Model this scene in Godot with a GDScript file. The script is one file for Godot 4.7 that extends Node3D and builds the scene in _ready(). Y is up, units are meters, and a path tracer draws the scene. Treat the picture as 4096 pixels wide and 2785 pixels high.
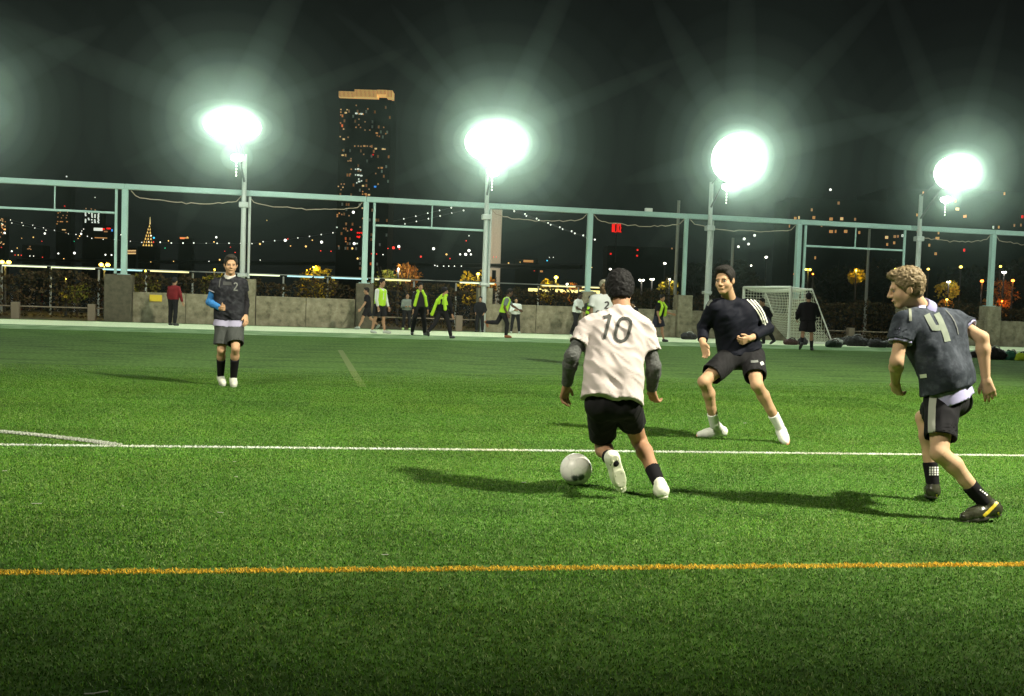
extends Node3D

const FENCE_TURN := 0.19199
const LINE_TURN := 0.15708
const UP := Vector3.UP

var rng := RandomNumberGenerator.new()
var noise := FastNoiseLite.new()
var M := {}


# ------------------------------------------------------------------ materials
func lin(r: float, g: float, b: float) -> Color:
	return Color(r, g, b).linear_to_srgb()


func mat(c: Color, rough := 0.8, spec := 0.5) -> StandardMaterial3D:
	var m := StandardMaterial3D.new()
	m.albedo_color = c
	m.roughness = rough
	m.metallic_specular = spec
	return m


func glow(c: Color, energy: float) -> StandardMaterial3D:
	var m := mat(c, 0.6)
	m.emission_enabled = true
	m.emission = c
	m.emission_energy_multiplier = energy
	return m


func vmat(rough := 0.8, spec := 0.5) -> StandardMaterial3D:
	var m := mat(Color.WHITE, rough, spec)
	m.vertex_color_use_as_albedo = true
	return m


func noise_tex(freq: float, octaves: int, ramp: Array, size := 512, normal := false, kind := FastNoiseLite.TYPE_SIMPLEX_SMOOTH, sd := 1) -> NoiseTexture2D:
	var n := FastNoiseLite.new()
	n.seed = sd
	n.noise_type = kind
	n.frequency = freq
	n.fractal_octaves = octaves
	n.fractal_gain = 0.6
	var t := NoiseTexture2D.new()
	t.width = size
	t.height = size
	t.seamless = true
	t.noise = n
	if normal:
		t.as_normal_map = true
		t.bump_strength = 6.0
	elif ramp.size():
		var g := Gradient.new()
		var offs := PackedFloat32Array()
		var cols := PackedColorArray()
		for r in ramp:
			offs.append(r[0])
			cols.append(r[1])
		g.offsets = offs
		g.colors = cols
		t.color_ramp = g
	return t


func tri_mat(tex: Texture2D, scale: float, rough: float, bump: Texture2D = null, bump_cm := 1.0, spec := 0.5) -> StandardMaterial3D:
	var m := mat(Color.WHITE, rough, spec)
	m.albedo_texture = tex
	m.uv1_triplanar = true
	m.uv1_world_triplanar = true
	m.uv1_scale = Vector3.ONE * scale
	if bump:
		m.heightmap_enabled = true
		m.heightmap_texture = bump
		m.heightmap_scale = bump_cm
	return m


# ------------------------------------------------------------------ mesh building
class Shape:
	var v := PackedVector3Array()
	var n := PackedVector3Array()
	var c := PackedColorArray()
	var ix := PackedInt32Array()
	var col := Color.WHITE
	var xf := Transform3D.IDENTITY

	func vert(p: Vector3, nn: Vector3) -> int:
		v.append(xf * p)
		n.append((xf.basis * nn).normalized())
		c.append(col)
		return v.size() - 1

	func tri(a: int, b: int, d: int) -> void:
		var w := (v[b] - v[a]).cross(v[d] - v[a])
		if w.dot(n[a] + n[b] + n[d]) > 0.0:
			ix.append(a); ix.append(d); ix.append(b)
		else:
			ix.append(a); ix.append(b); ix.append(d)

	func quad(p0: Vector3, p1: Vector3, p2: Vector3, p3: Vector3, nn: Vector3) -> void:
		var a := vert(p0, nn)
		var b := vert(p1, nn)
		var d := vert(p2, nn)
		var e := vert(p3, nn)
		tri(a, b, d)
		tri(a, d, e)

	func face(pts: Array, nn: Vector3) -> void:
		var first := v.size()
		for p in pts:
			vert(p, nn)
		for i in range(1, pts.size() - 1):
			tri(first, first + i, first + i + 1)

	func box(at: Vector3, size: Vector3, bev := 0.0) -> void:
		var s := size * 0.5
		bev = minf(bev, minf(s.x, minf(s.y, s.z)) * 0.9)
		for ax in 3:
			var bx := (ax + 1) % 3
			var cx := (ax + 2) % 3
			for sg in [-1.0, 1.0]:
				var nn := Vector3.ZERO
				nn[ax] = sg
				var q := []
				for k in [[-1, -1], [1, -1], [1, 1], [-1, 1]]:
					var p := Vector3.ZERO
					p[ax] = sg * s[ax]
					p[bx] = k[0] * (s[bx] - bev)
					p[cx] = k[1] * (s[cx] - bev)
					q.append(at + p)
				quad(q[0], q[1], q[2], q[3], nn)
			if bev > 0.0:
				for sb in [-1.0, 1.0]:
					for sc in [-1.0, 1.0]:
						var nn := Vector3.ZERO
						nn[bx] = sb
						nn[cx] = sc
						var q := []
						for k in [[-1, 0], [1, 0], [1, 1], [-1, 1]]:
							var p := Vector3.ZERO
							p[ax] = k[0] * (s[ax] - bev)
							p[bx] = sb * (s[bx] - (bev if k[1] == 1 else 0.0))
							p[cx] = sc * (s[cx] - (bev if k[1] == 0 else 0.0))
							q.append(at + p)
						quad(q[0], q[1], q[2], q[3], nn.normalized())
		if bev > 0.0:
			for sx in [-1.0, 1.0]:
				for sy in [-1.0, 1.0]:
					for sz in [-1.0, 1.0]:
						var sg := Vector3(sx, sy, sz)
						var q := []
						for ax in 3:
							var p := Vector3.ZERO
							for k in 3:
								p[k] = sg[k] * (s[k] - (0.0 if k == ax else bev))
							q.append(at + p)
						face(q, sg.normalized())

	func tube(a: Vector3, b: Vector3, ra: float, rb: float, seg := 10, caps := true) -> void:
		var d := (b - a).normalized()
		var x := d.cross(Vector3.RIGHT if absf(d.x) < 0.9 else Vector3.UP).normalized()
		var y := d.cross(x)
		var first := v.size()
		for i in seg + 1:
			var an := TAU * i / seg
			var r := x * cos(an) + y * sin(an)
			vert(a + r * ra, r)
			vert(b + r * rb, r)
		for i in seg:
			var k := first + i * 2
			tri(k, k + 1, k + 3)
			tri(k, k + 3, k + 2)
		if caps:
			for e in 2:
				var q := []
				for i in seg:
					var an := TAU * i / seg
					q.append((a if e == 0 else b) + (x * cos(an) + y * sin(an)) * (ra if e == 0 else rb))
				face(q, -d if e == 0 else d)

	func path(pts: Array, r: float, seg := 6) -> void:
		for i in pts.size() - 1:
			tube(pts[i], pts[i + 1], r, r, seg, i == 0 or i == pts.size() - 2)

	func ball(at: Vector3, r: Vector3, seg := 10, rings := 6) -> void:
		var first := v.size()
		for j in rings + 1:
			var la := PI * j / rings
			for i in seg + 1:
				var lo := TAU * i / seg
				var d := Vector3(sin(la) * cos(lo), cos(la), sin(la) * sin(lo))
				vert(at + d * r, (d / r).normalized())
		for j in rings:
			for i in seg:
				var k := first + j * (seg + 1) + i
				tri(k, k + 1, k + seg + 2)
				tri(k, k + seg + 2, k + seg + 1)

	func mesh() -> ArrayMesh:
		var ar := []
		ar.resize(Mesh.ARRAY_MAX)
		ar[Mesh.ARRAY_VERTEX] = v
		ar[Mesh.ARRAY_NORMAL] = n
		ar[Mesh.ARRAY_COLOR] = c
		ar[Mesh.ARRAY_INDEX] = ix
		var m := ArrayMesh.new()
		m.add_surface_from_arrays(Mesh.PRIMITIVE_TRIANGLES, ar)
		return m


# A distance field on a grid: bones (tapered capsules) and ellipsoids joined smoothly, meshed as surface nets
class Field:
	var o: Vector3
	var h: float
	var nx: int
	var ny: int
	var nz: int
	var d := PackedFloat32Array()

	func _init(lo: Vector3, hi: Vector3, cell: float) -> void:
		o = lo
		h = cell
		nx = int(ceil((hi.x - lo.x) / cell)) + 1
		ny = int(ceil((hi.y - lo.y) / cell)) + 1
		nz = int(ceil((hi.z - lo.z) / cell)) + 1
		d.resize(nx * ny * nz)
		d.fill(1.0)

	func span(lo: Vector3, hi: Vector3) -> Array:
		return [clampi(int((lo.x - o.x) / h), 0, nx), clampi(int((hi.x - o.x) / h) + 2, 0, nx), clampi(int((lo.y - o.y) / h), 0, ny), clampi(int((hi.y - o.y) / h) + 2, 0, ny), clampi(int((lo.z - o.z) / h), 0, nz), clampi(int((hi.z - o.z) / h) + 2, 0, nz)]

	func bone(a: Vector3, b: Vector3, ra: float, rb: float, k := 0.03, clips := []) -> void:
		var m := maxf(ra, rb) + k + 2.5 * h
		var mm := Vector3(m, m, m)
		var s := span(a.min(b) - mm, a.max(b) + mm)
		var ab := b - a
		var il := 1.0 / (ab.length_squared() + 1e-9)
		var dr := rb - ra
		var qk := 0.25 / k
		for z in range(s[4], s[5]):
			for y in range(s[2], s[3]):
				var i: int = (z * ny + y) * nx + s[0]
				var q := Vector3(o.x + s[0] * h, o.y + y * h, o.z + z * h) - a
				for x in range(s[0], s[1]):
					var t := clampf(q.dot(ab) * il, 0.0, 1.0)
					var v := (q - ab * t).length() - ra - dr * t
					for c in clips:
						v = maxf(v, (q + a - c[0]).dot(c[1]))
					var e := d[i]
					var w := k - absf(v - e)
					if w > 0.0:
						d[i] = minf(v, e) - w * w * qk
					elif v < e:
						d[i] = v
					i += 1
					q.x += h

	func ell(at: Vector3, bs: Basis, r: Vector3, k := 0.02, clips := [], carve := false) -> void:
		var m := maxf(r.x, maxf(r.y, r.z)) + k + 2.5 * h
		var mm := Vector3(m, m, m)
		var s := span(at - mm, at + mm)
		var qk := 0.25 / k
		var ux := bs.x / r.x
		var uy := bs.y / r.y
		var uz := bs.z / r.z
		for z in range(s[4], s[5]):
			for y in range(s[2], s[3]):
				var i: int = (z * ny + y) * nx + s[0]
				var q := Vector3(o.x + s[0] * h, o.y + y * h, o.z + z * h) - at
				for x in range(s[0], s[1]):
					var l := Vector3(q.dot(ux), q.dot(uy), q.dot(uz))
					var k0 := l.length()
					var k1 := (l / r).length() + 1e-6
					var v := k0 * (k0 - 1.0) / k1
					var e := d[i]
					if carve:
						v = -v
						var w := k - absf(v - e)
						d[i] = maxf(v, e) + (w * w * qk if w > 0.0 else 0.0)
					else:
						for c in clips:
							v = maxf(v, (q + at - c[0]).dot(c[1]))
						var w := k - absf(v - e)
						if w > 0.0:
							d[i] = minf(v, e) - w * w * qk
						elif v < e:
							d[i] = v
					i += 1
					q.x += h

	func carve(a: Vector3, b: Vector3, ra: float, rb: float) -> void:
		var m := maxf(ra, rb) + 2.0 * h
		var mm := Vector3(m, m, m)
		var s := span(a.min(b) - mm, a.max(b) + mm)
		var ab := b - a
		var il := 1.0 / (ab.length_squared() + 1e-9)
		for z in range(s[4], s[5]):
			for y in range(s[2], s[3]):
				var i: int = (z * ny + y) * nx + s[0]
				for x in range(s[0], s[1]):
					var q := Vector3(o.x + x * h, o.y + y * h, o.z + z * h) - a
					var t := clampf(q.dot(ab) * il, 0.0, 1.0)
					var v := (q - ab * t).length() - lerpf(ra, rb, t)
					if -v > d[i]:
						d[i] = -v
					i += 1

	func ripple(fn: FastNoiseLite, amp: float, sc: Vector3, ridged := false, lean := 0.0) -> void:
		var band := amp * 1.5 + 2.5 * h
		var ca := cos(lean)
		var sa := sin(lean)
		var i := 0
		for z in nz:
			for y in ny:
				for x in nx:
					var v := d[i]
					if v < band and v > -band:
						var px := o.x + x * h
						var py := o.y + y * h
						var w := fn.get_noise_3d((px * ca - py * sa) * sc.x, (px * sa + py * ca) * sc.y, (o.z + z * h) * sc.z)
						if ridged:
							w = 0.7 - 2.6 * absf(w)
						d[i] = v - amp * w
					i += 1

	func sample(p: Vector3) -> float:
		var q := (p - o) / h
		var x := int(floor(q.x))
		var y := int(floor(q.y))
		var z := int(floor(q.z))
		if x < 0 or y < 0 or z < 0 or x >= nx - 1 or y >= ny - 1 or z >= nz - 1:
			return 1.0
		var f := q - Vector3(x, y, z)
		var i := (z * ny + y) * nx + x
		var j := i + nx * ny
		var a := lerpf(lerpf(d[i], d[i + 1], f.x), lerpf(d[i + nx], d[i + nx + 1], f.x), f.y)
		var b := lerpf(lerpf(d[j], d[j + 1], f.x), lerpf(d[j + nx], d[j + nx + 1], f.x), f.y)
		return lerpf(a, b, f.z)

	func grad(p: Vector3) -> Vector3:
		var e := h
		return Vector3(sample(p + Vector3(e, 0, 0)) - sample(p - Vector3(e, 0, 0)), sample(p + Vector3(0, e, 0)) - sample(p - Vector3(0, e, 0)), sample(p + Vector3(0, 0, e)) - sample(p - Vector3(0, 0, e))).normalized()

	func march(p: Vector3, dir: Vector3, far: float) -> Array:
		var t := 0.0
		while t < far:
			var v := sample(p + dir * t)
			if v < 0.0015:
				return [true, p + dir * t]
			t += clampf(v * 0.8, 0.001, 0.02)
		return [false, p]

	func nets(sh: Shape) -> void:
		var sl := nx * ny
		var id := PackedInt32Array()
		id.resize(nx * ny * nz)
		id.fill(-1)
		var cells := PackedInt32Array()
		var lim := 2.2 * h
		for z in nz - 1:
			for y in ny - 1:
				var i := (z * ny + y) * nx - 1
				for x in nx - 1:
					i += 1
					var a := d[i]
					if a > lim or a < -lim:
						continue
					var b := d[i + 1]
					var c := d[i + nx]
					var e := d[i + nx + 1]
					var f := d[i + sl]
					var g := d[i + sl + 1]
					var p := d[i + sl + nx]
					var q := d[i + sl + nx + 1]
					var lo := minf(minf(minf(a, b), minf(c, e)), minf(minf(f, g), minf(p, q)))
					var hi := maxf(maxf(maxf(a, b), maxf(c, e)), maxf(maxf(f, g), maxf(p, q)))
					if lo >= 0.0 or hi < 0.0:
						continue
					var sum := Vector3.ZERO
					var k := 0
					if (a < 0.0) != (b < 0.0): sum += Vector3(a / (a - b), 0, 0); k += 1
					if (c < 0.0) != (e < 0.0): sum += Vector3(c / (c - e), 1, 0); k += 1
					if (f < 0.0) != (g < 0.0): sum += Vector3(f / (f - g), 0, 1); k += 1
					if (p < 0.0) != (q < 0.0): sum += Vector3(p / (p - q), 1, 1); k += 1
					if (a < 0.0) != (c < 0.0): sum += Vector3(0, a / (a - c), 0); k += 1
					if (b < 0.0) != (e < 0.0): sum += Vector3(1, b / (b - e), 0); k += 1
					if (f < 0.0) != (p < 0.0): sum += Vector3(0, f / (f - p), 1); k += 1
					if (g < 0.0) != (q < 0.0): sum += Vector3(1, g / (g - q), 1); k += 1
					if (a < 0.0) != (f < 0.0): sum += Vector3(0, 0, a / (a - f)); k += 1
					if (b < 0.0) != (g < 0.0): sum += Vector3(1, 0, b / (b - g)); k += 1
					if (c < 0.0) != (p < 0.0): sum += Vector3(0, 1, c / (c - p)); k += 1
					if (e < 0.0) != (q < 0.0): sum += Vector3(1, 1, e / (e - q)); k += 1
					var nn := Vector3(b + e + g + q - a - c - f - p, c + e + p + q - a - b - f - g, f + g + p + q - a - b - c - e)
					id[i] = sh.vert(o + (Vector3(x, y, z) + sum / k) * h, nn)
					cells.append(i)
		for i in cells:
			var s := d[i] < 0.0
			if (d[i + 1] < 0.0) != s and i >= sl + nx:
				join(sh, id[i], id[i - nx], id[i - nx - sl], id[i - sl])
			if (d[i + nx] < 0.0) != s and i >= sl + 1:
				join(sh, id[i], id[i - 1], id[i - 1 - sl], id[i - sl])
			if (d[i + sl] < 0.0) != s and i >= nx + 1:
				join(sh, id[i], id[i - 1], id[i - 1 - nx], id[i - nx])

	func join(sh: Shape, a: int, b: int, c: int, e: int) -> void:
		if a >= 0 and b >= 0 and c >= 0 and e >= 0:
			sh.tri(a, b, c)
			sh.tri(a, c, e)


# ------------------------------------------------------------------ the scene's objects
func put(called: String, sh: Variant, m: Material, parent: Node3D = self) -> MeshInstance3D:
	var o := MeshInstance3D.new()
	o.name = called
	o.mesh = sh.mesh() if sh is Shape else sh
	o.material_override = null
	for i in o.mesh.get_surface_count():
		o.set_surface_override_material(i, m)
	parent.add_child(o, true)
	return o


func thing(called: String, label: String, category: String, at := Vector3.ZERO, turn := 0.0, group := "") -> Node3D:
	var o := Node3D.new()
	o.name = called
	add_child(o, true)
	o.position = at
	o.rotation.y = turn
	return tag(o, label, category, group)


func tag(o: Node3D, label: String, category: String, group := "", kind := "") -> Node3D:
	o.set_meta("label", label)
	o.set_meta("category", category)
	if group:
		o.set_meta("group", group)
	if kind:
		o.set_meta("kind", kind)
	return o


func struct(called: String, sh: Variant, m: Material) -> MeshInstance3D:
	var o := put(called, sh, m)
	o.set_meta("kind", "structure")
	return o


func fence_at(s: float, y := 0.0, off := 0.0) -> Vector3:
	return Vector3(0, y, -39.4) + Vector3(cos(FENCE_TURN), 0, -sin(FENCE_TURN)) * s + Vector3(sin(FENCE_TURN), 0, cos(FENCE_TURN)) * off


func line_at(u: float, v: float, y := 0.0) -> Vector3:
	return Vector3(cos(LINE_TURN), 0, -sin(LINE_TURN)) * u + Vector3(-sin(LINE_TURN), 0, -cos(LINE_TURN)) * v + Vector3(0, y, 0)


func omni(at: Vector3, c: Color, energy: float, size := 0.2) -> void:
	var l := OmniLight3D.new()
	l.name = "lamp_glow"
	l.position = at
	l.light_color = c
	l.light_energy = energy
	l.light_size = size
	l.omni_range = 120.0
	l.omni_attenuation = 2.0
	l.shadow_enabled = true
	add_child(l, true)


func _ready() -> void:
	rng.seed = 7
	noise.seed = 3
	noise.frequency = 1.0
	noise.fractal_octaves = 2
	set_view()
	make_materials()
	make_ground()
	make_turf()
	make_fence()
	make_floodlights()
	make_promenade()
	make_skyline()
	make_bridge()
	make_goal()
	make_bags()
	make_balls()
	make_players()
	make_far_people()


func set_view() -> void:
	var cam := Camera3D.new()
	cam.name = "camera"
	cam.fov = 38.535
	cam.near = 0.05
	cam.far = 8000.0
	cam.transform = Transform3D(Basis(Vector3(0.999405, 0.034439, -0.001676), Vector3(-0.034479, 0.998224, -0.048586), Vector3(-0.000000, 0.048615, 0.998818)), Vector3(0, 1.3, 0))
	add_child(cam)
	var env := Environment.new()
	env.background_mode = Environment.BG_SKY
	var sky := ProceduralSkyMaterial.new()
	sky.sky_top_color = lin(0.0044, 0.0052, 0.0048)
	sky.sky_horizon_color = lin(0.0052, 0.0064, 0.0058)
	sky.sky_curve = 0.25
	sky.ground_bottom_color = lin(0.004, 0.005, 0.005)
	sky.ground_horizon_color = lin(0.010, 0.013, 0.012)
	env.sky = Sky.new()
	env.sky.sky_material = sky
	env.tonemap_mode = Environment.TONE_MAPPER_LINEAR
	env.tonemap_exposure = 1.0
	env.sdfgi_enabled = true
	env.ssao_enabled = true
	env.ssil_enabled = true
	env.volumetric_fog_enabled = true
	env.volumetric_fog_density = 0.0
	var we := WorldEnvironment.new()
	we.name = "world_environment"
	we.environment = env
	add_child(we)
	# damp air over the far half of the field
	glow_mist(Vector3(0, 12.9, -42), Vector3(110, 26, 34), 0.0005, RenderingServer.FOG_VOLUME_SHAPE_BOX)


func glow_mist(at: Vector3, size: Vector3, density: float, shape := RenderingServer.FOG_VOLUME_SHAPE_ELLIPSOID) -> FogVolume:  # fog volume, mostly added round lamps to shape their glow
	var fog := FogVolume.new()
	fog.name = "glow_mist"
	fog.shape = shape
	fog.size = size
	fog.position = at
	fog.rotation.y = FENCE_TURN
	var fm := FogMaterial.new()
	fm.resource_name = "glow_mist"
	fm.density = density
	fm.albedo = Color(0.85, 0.97, 0.91)
	fog.material = fm
	fog.set_meta("kind", "stuff")
	add_child(fog, true)
	return fog


func make_materials() -> void:
	M.steel = mat(lin(0.31, 0.47, 0.43), 0.6)
	M.galv = mat(lin(0.36, 0.40, 0.37), 0.5)
	M.dark_metal = mat(lin(0.03, 0.03, 0.03), 0.5)
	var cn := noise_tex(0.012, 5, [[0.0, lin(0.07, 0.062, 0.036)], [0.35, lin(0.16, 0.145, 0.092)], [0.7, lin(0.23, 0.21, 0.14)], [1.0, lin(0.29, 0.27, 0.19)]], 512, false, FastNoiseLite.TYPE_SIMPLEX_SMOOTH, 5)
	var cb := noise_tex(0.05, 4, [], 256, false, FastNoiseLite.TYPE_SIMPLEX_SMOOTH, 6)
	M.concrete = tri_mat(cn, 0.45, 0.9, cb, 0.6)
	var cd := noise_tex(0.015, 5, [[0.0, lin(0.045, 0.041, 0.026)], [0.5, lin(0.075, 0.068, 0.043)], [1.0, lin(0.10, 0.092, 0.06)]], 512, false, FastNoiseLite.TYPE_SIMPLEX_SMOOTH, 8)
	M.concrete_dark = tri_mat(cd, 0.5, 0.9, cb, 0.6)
	M.wood = mat(lin(0.16, 0.13, 0.09), 0.8)
	M.blade = vmat(0.65, 0.3)
	M.blade.backlight_enabled = true
	M.blade.backlight = Color(0.7, 0.7, 0.7)
	M.white = mat(lin(0.75, 0.76, 0.72), 0.6)
	M.goal = mat(lin(0.50, 0.52, 0.46), 0.5)
	M.black = mat(lin(0.012, 0.012, 0.013), 0.6)
	M.bark = mat(lin(0.05, 0.04, 0.03), 0.9)
	M.leaf = vmat(0.7, 0.3)
	M.leaf.backlight_enabled = true
	M.leaf.backlight = Color(0.5, 0.5, 0.5)
	M.dark_building = mat(lin(0.020, 0.022, 0.022), 0.7, 0.3)


# ------------------------------------------------------------------ ground, turf, lines
func sheet(x0: float, x1: float, z0: float, z1: float, y: float) -> Shape:
	var s := Shape.new()
	s.quad(Vector3(x0, y, z0), Vector3(x1, y, z0), Vector3(x1, y, z1), Vector3(x0, y, z1), UP)
	return s


func strip(a: Vector3, b: Vector3, w: float, y: float) -> Shape:
	var s := Shape.new()
	var d := (b - a).normalized()
	var side := d.cross(UP) * w * 0.5
	var h := Vector3(0, y, 0)
	s.quad(a - side + h, b - side + h, b + side + h, a + side + h, UP)
	return s


func make_ground() -> void:
	struct("ground", sheet(-4000, 4000, -6000, 60, -0.9), mat(lin(0.02, 0.02, 0.018), 0.95))
	var fine := noise_tex(0.07, 5, [[0.0, lin(0.018, 0.048, 0.009)], [0.35, lin(0.056, 0.126, 0.020)], [0.65, lin(0.088, 0.186, 0.036)], [1.0, lin(0.21, 0.31, 0.13)]], 1024, false, FastNoiseLite.TYPE_SIMPLEX_SMOOTH, 21)
	var bump := noise_tex(0.16, 3, [], 512, false, FastNoiseLite.TYPE_SIMPLEX_SMOOTH, 22)
	var broad := noise_tex(0.02, 3, [[0.0, lin(0.38, 0.42, 0.38)], [0.5, lin(0.85, 0.86, 0.85)], [1.0, lin(1.0, 1.0, 1.0)]], 256, false, FastNoiseLite.TYPE_SIMPLEX_SMOOTH, 23)
	var tm := mat(Color.WHITE, 0.85, 0.2)
	tm.albedo_texture = fine
	tm.uv1_triplanar = true
	tm.uv1_world_triplanar = true
	tm.uv1_scale = Vector3(0.14, 0.14, 0.14)
	tm.heightmap_enabled = true
	tm.heightmap_texture = bump
	tm.heightmap_scale = 1.5
	tm.detail_enabled = true
	tm.detail_albedo = broad
	tm.detail_blend_mode = BaseMaterial3D.BLEND_MODE_MUL
	tm.uv2_triplanar = true
	tm.uv2_world_triplanar = true
	tm.uv2_scale = Vector3(0.09, 0.09, 0.35)
	tm.detail_uv_layer = BaseMaterial3D.DETAIL_UV_2
	M.turf = tm
	# the pitch, a body a hand thick
	var s := Shape.new()
	var near := 6.0
	var e := 0.3
	var a := fence_at(-60, 0, e)
	var b := fence_at(60, 0, e)
	s.quad(a, b, Vector3(60, 0, near), Vector3(-60, 0, near), UP)
	struct("pitch", s, tm)
	struct("promenade_ground", fence_slab(-80, 80, -0.3, -14.0, -0.05, 0.6), M.concrete_dark)
	struct("river_water", sheet(-3500, 3500, -1900, -62, -0.8), mat(lin(0.004, 0.006, 0.007), 0.08))
	struct("far_shore", sheet(-4000, 4000, -5900, -1900, -0.5), mat(lin(0.01, 0.01, 0.01), 0.9))
	# pale strip of turf below the wall
	var pale := tri_mat(noise_tex(0.06, 4, [[0.0, lin(0.42, 0.50, 0.30)], [0.5, lin(0.58, 0.66, 0.44)], [1.0, lin(0.70, 0.75, 0.56)]], 512, false, FastNoiseLite.TYPE_SIMPLEX_SMOOTH, 31), 0.3, 0.8)
	var p := Shape.new()
	p.quad(fence_at(-60, 0.004, 1.0), fence_at(60, 0.004, 1.0), fence_at(60, 0.004, 5.4), fence_at(-60, 0.004, 5.4), UP)
	struct("pale_turf_strip", p, pale)
	var streaked := tri_mat(noise_tex(0.014, 5, [[0.0, lin(0.04, 0.12, 0.028)], [0.45, lin(0.07, 0.16, 0.045)], [0.65, lin(0.20, 0.30, 0.15)], [1.0, lin(0.50, 0.58, 0.40)]], 512, false, FastNoiseLite.TYPE_SIMPLEX_SMOOTH, 37), 0.3, 0.85)  # pale streaks thinning out from the pale strip into the green
	streaked.uv1_scale = Vector3(0.10, 0.3, 0.45)
	p = Shape.new()
	p.quad(fence_at(-60, 0.003, 5.4), fence_at(60, 0.003, 5.4), fence_at(60, 0.003, 8.6), fence_at(-60, 0.003, 8.6), UP)
	struct("streaked_turf_strip", p, streaked)
	# worn yellow marking of another sport, deep in the field
	var ym := tri_mat(noise_tex(0.08, 4, [[0.0, lin(0.05, 0.11, 0.012)], [0.5, lin(0.08, 0.13, 0.012)], [1.0, lin(0.14, 0.155, 0.012)]], 256, false, FastNoiseLite.TYPE_SIMPLEX_SMOOTH, 33), 1.0, 0.8)
	var ys := struct("worn_yellow_line", strip(Vector3(-3.948, 0.000, -22.865), Vector3(-2.090, 0.000, -13.982), 0.12, 0.004), ym)


func fence_slab(s0: float, s1: float, o0: float, o1: float, y: float, thick: float) -> Shape:
	var s := Shape.new()
	s.quad(fence_at(s0, y, o0), fence_at(s1, y, o0), fence_at(s1, y, o1), fence_at(s0, y, o1), UP)
	var nn := fence_at(0, 0, 1) - fence_at(0, 0, 0)
	s.quad(fence_at(s0, y, o0), fence_at(s1, y, o0), fence_at(s1, y - thick, o0), fence_at(s0, y - thick, o0), nn)
	return s


func blade(s: Shape, p: Vector3, hgt: float, w: float, c: Color) -> void:
	var an := rng.randf() * TAU
	var side := Vector3(cos(an), 0, sin(an))
	var fwd := Vector3(-sin(an), 0, cos(an))
	var bend := rng.randf_range(0.3, 1.6) * hgt
	var mid := p + Vector3(0, hgt * 0.6, 0) + fwd * bend * 0.35
	var tip := p + Vector3(0, hgt * rng.randf_range(0.75, 1.0), 0) + fwd * bend
	var nn := (UP * 0.7 + fwd * -0.45 + side * rng.randf_range(-0.3, 0.3)).normalized()
	s.col = c
	var a := s.vert(p - side * w, nn)
	var b := s.vert(p + side * w, nn)
	var d := s.vert(mid + side * w * 0.9, nn)
	var e := s.vert(mid - side * w * 0.9, nn)
	var f := s.vert(tip, nn)
	s.tri(a, b, d)
	s.tri(a, d, e)
	s.tri(e, d, f)


func turf_patch(count: int, sx: float, sz: float, cols: Array, hgt: float, w: float) -> ArrayMesh:
	var s := Shape.new()
	for i in count:
		var p := Vector3(rng.randf() * sx, 0, -rng.randf() * sz)
		var c: Color = cols[rng.randi() % cols.size()]
		c = c * rng.randf_range(0.6, 1.35)
		c.a = 1.0
		blade(s, p, hgt * rng.randf_range(0.6, 1.15), w, c)
	return s.mesh()


func scatter(called: String, mesh: ArrayMesh, where: Array, label: String) -> void:
	var mm := MultiMesh.new()
	mm.transform_format = MultiMesh.TRANSFORM_3D
	mm.use_colors = true
	mm.mesh = mesh
	mm.instance_count = where.size()
	for i in where.size():
		mm.set_instance_transform(i, where[i])
		var q: Vector3 = where[i].origin
		var w := 1.0 + 0.28 * noise.get_noise_2d(q.x * 0.45, q.z * 0.7) + 0.14 * noise.get_noise_2d(q.x * 1.6 + 40.0, q.z * 1.6)
		var y := 0.10 * noise.get_noise_2d(q.x * 0.4 + 90.0, q.z * 0.4)
		mm.set_instance_color(i, Color(w * (1.0 + y), w, w * (1.0 - y)))
	var o := MultiMeshInstance3D.new()
	o.name = called
	o.multimesh = mm
	o.material_override = M.blade
	add_child(o, true)
	tag(o, label, "turf", "", "stuff")


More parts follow.
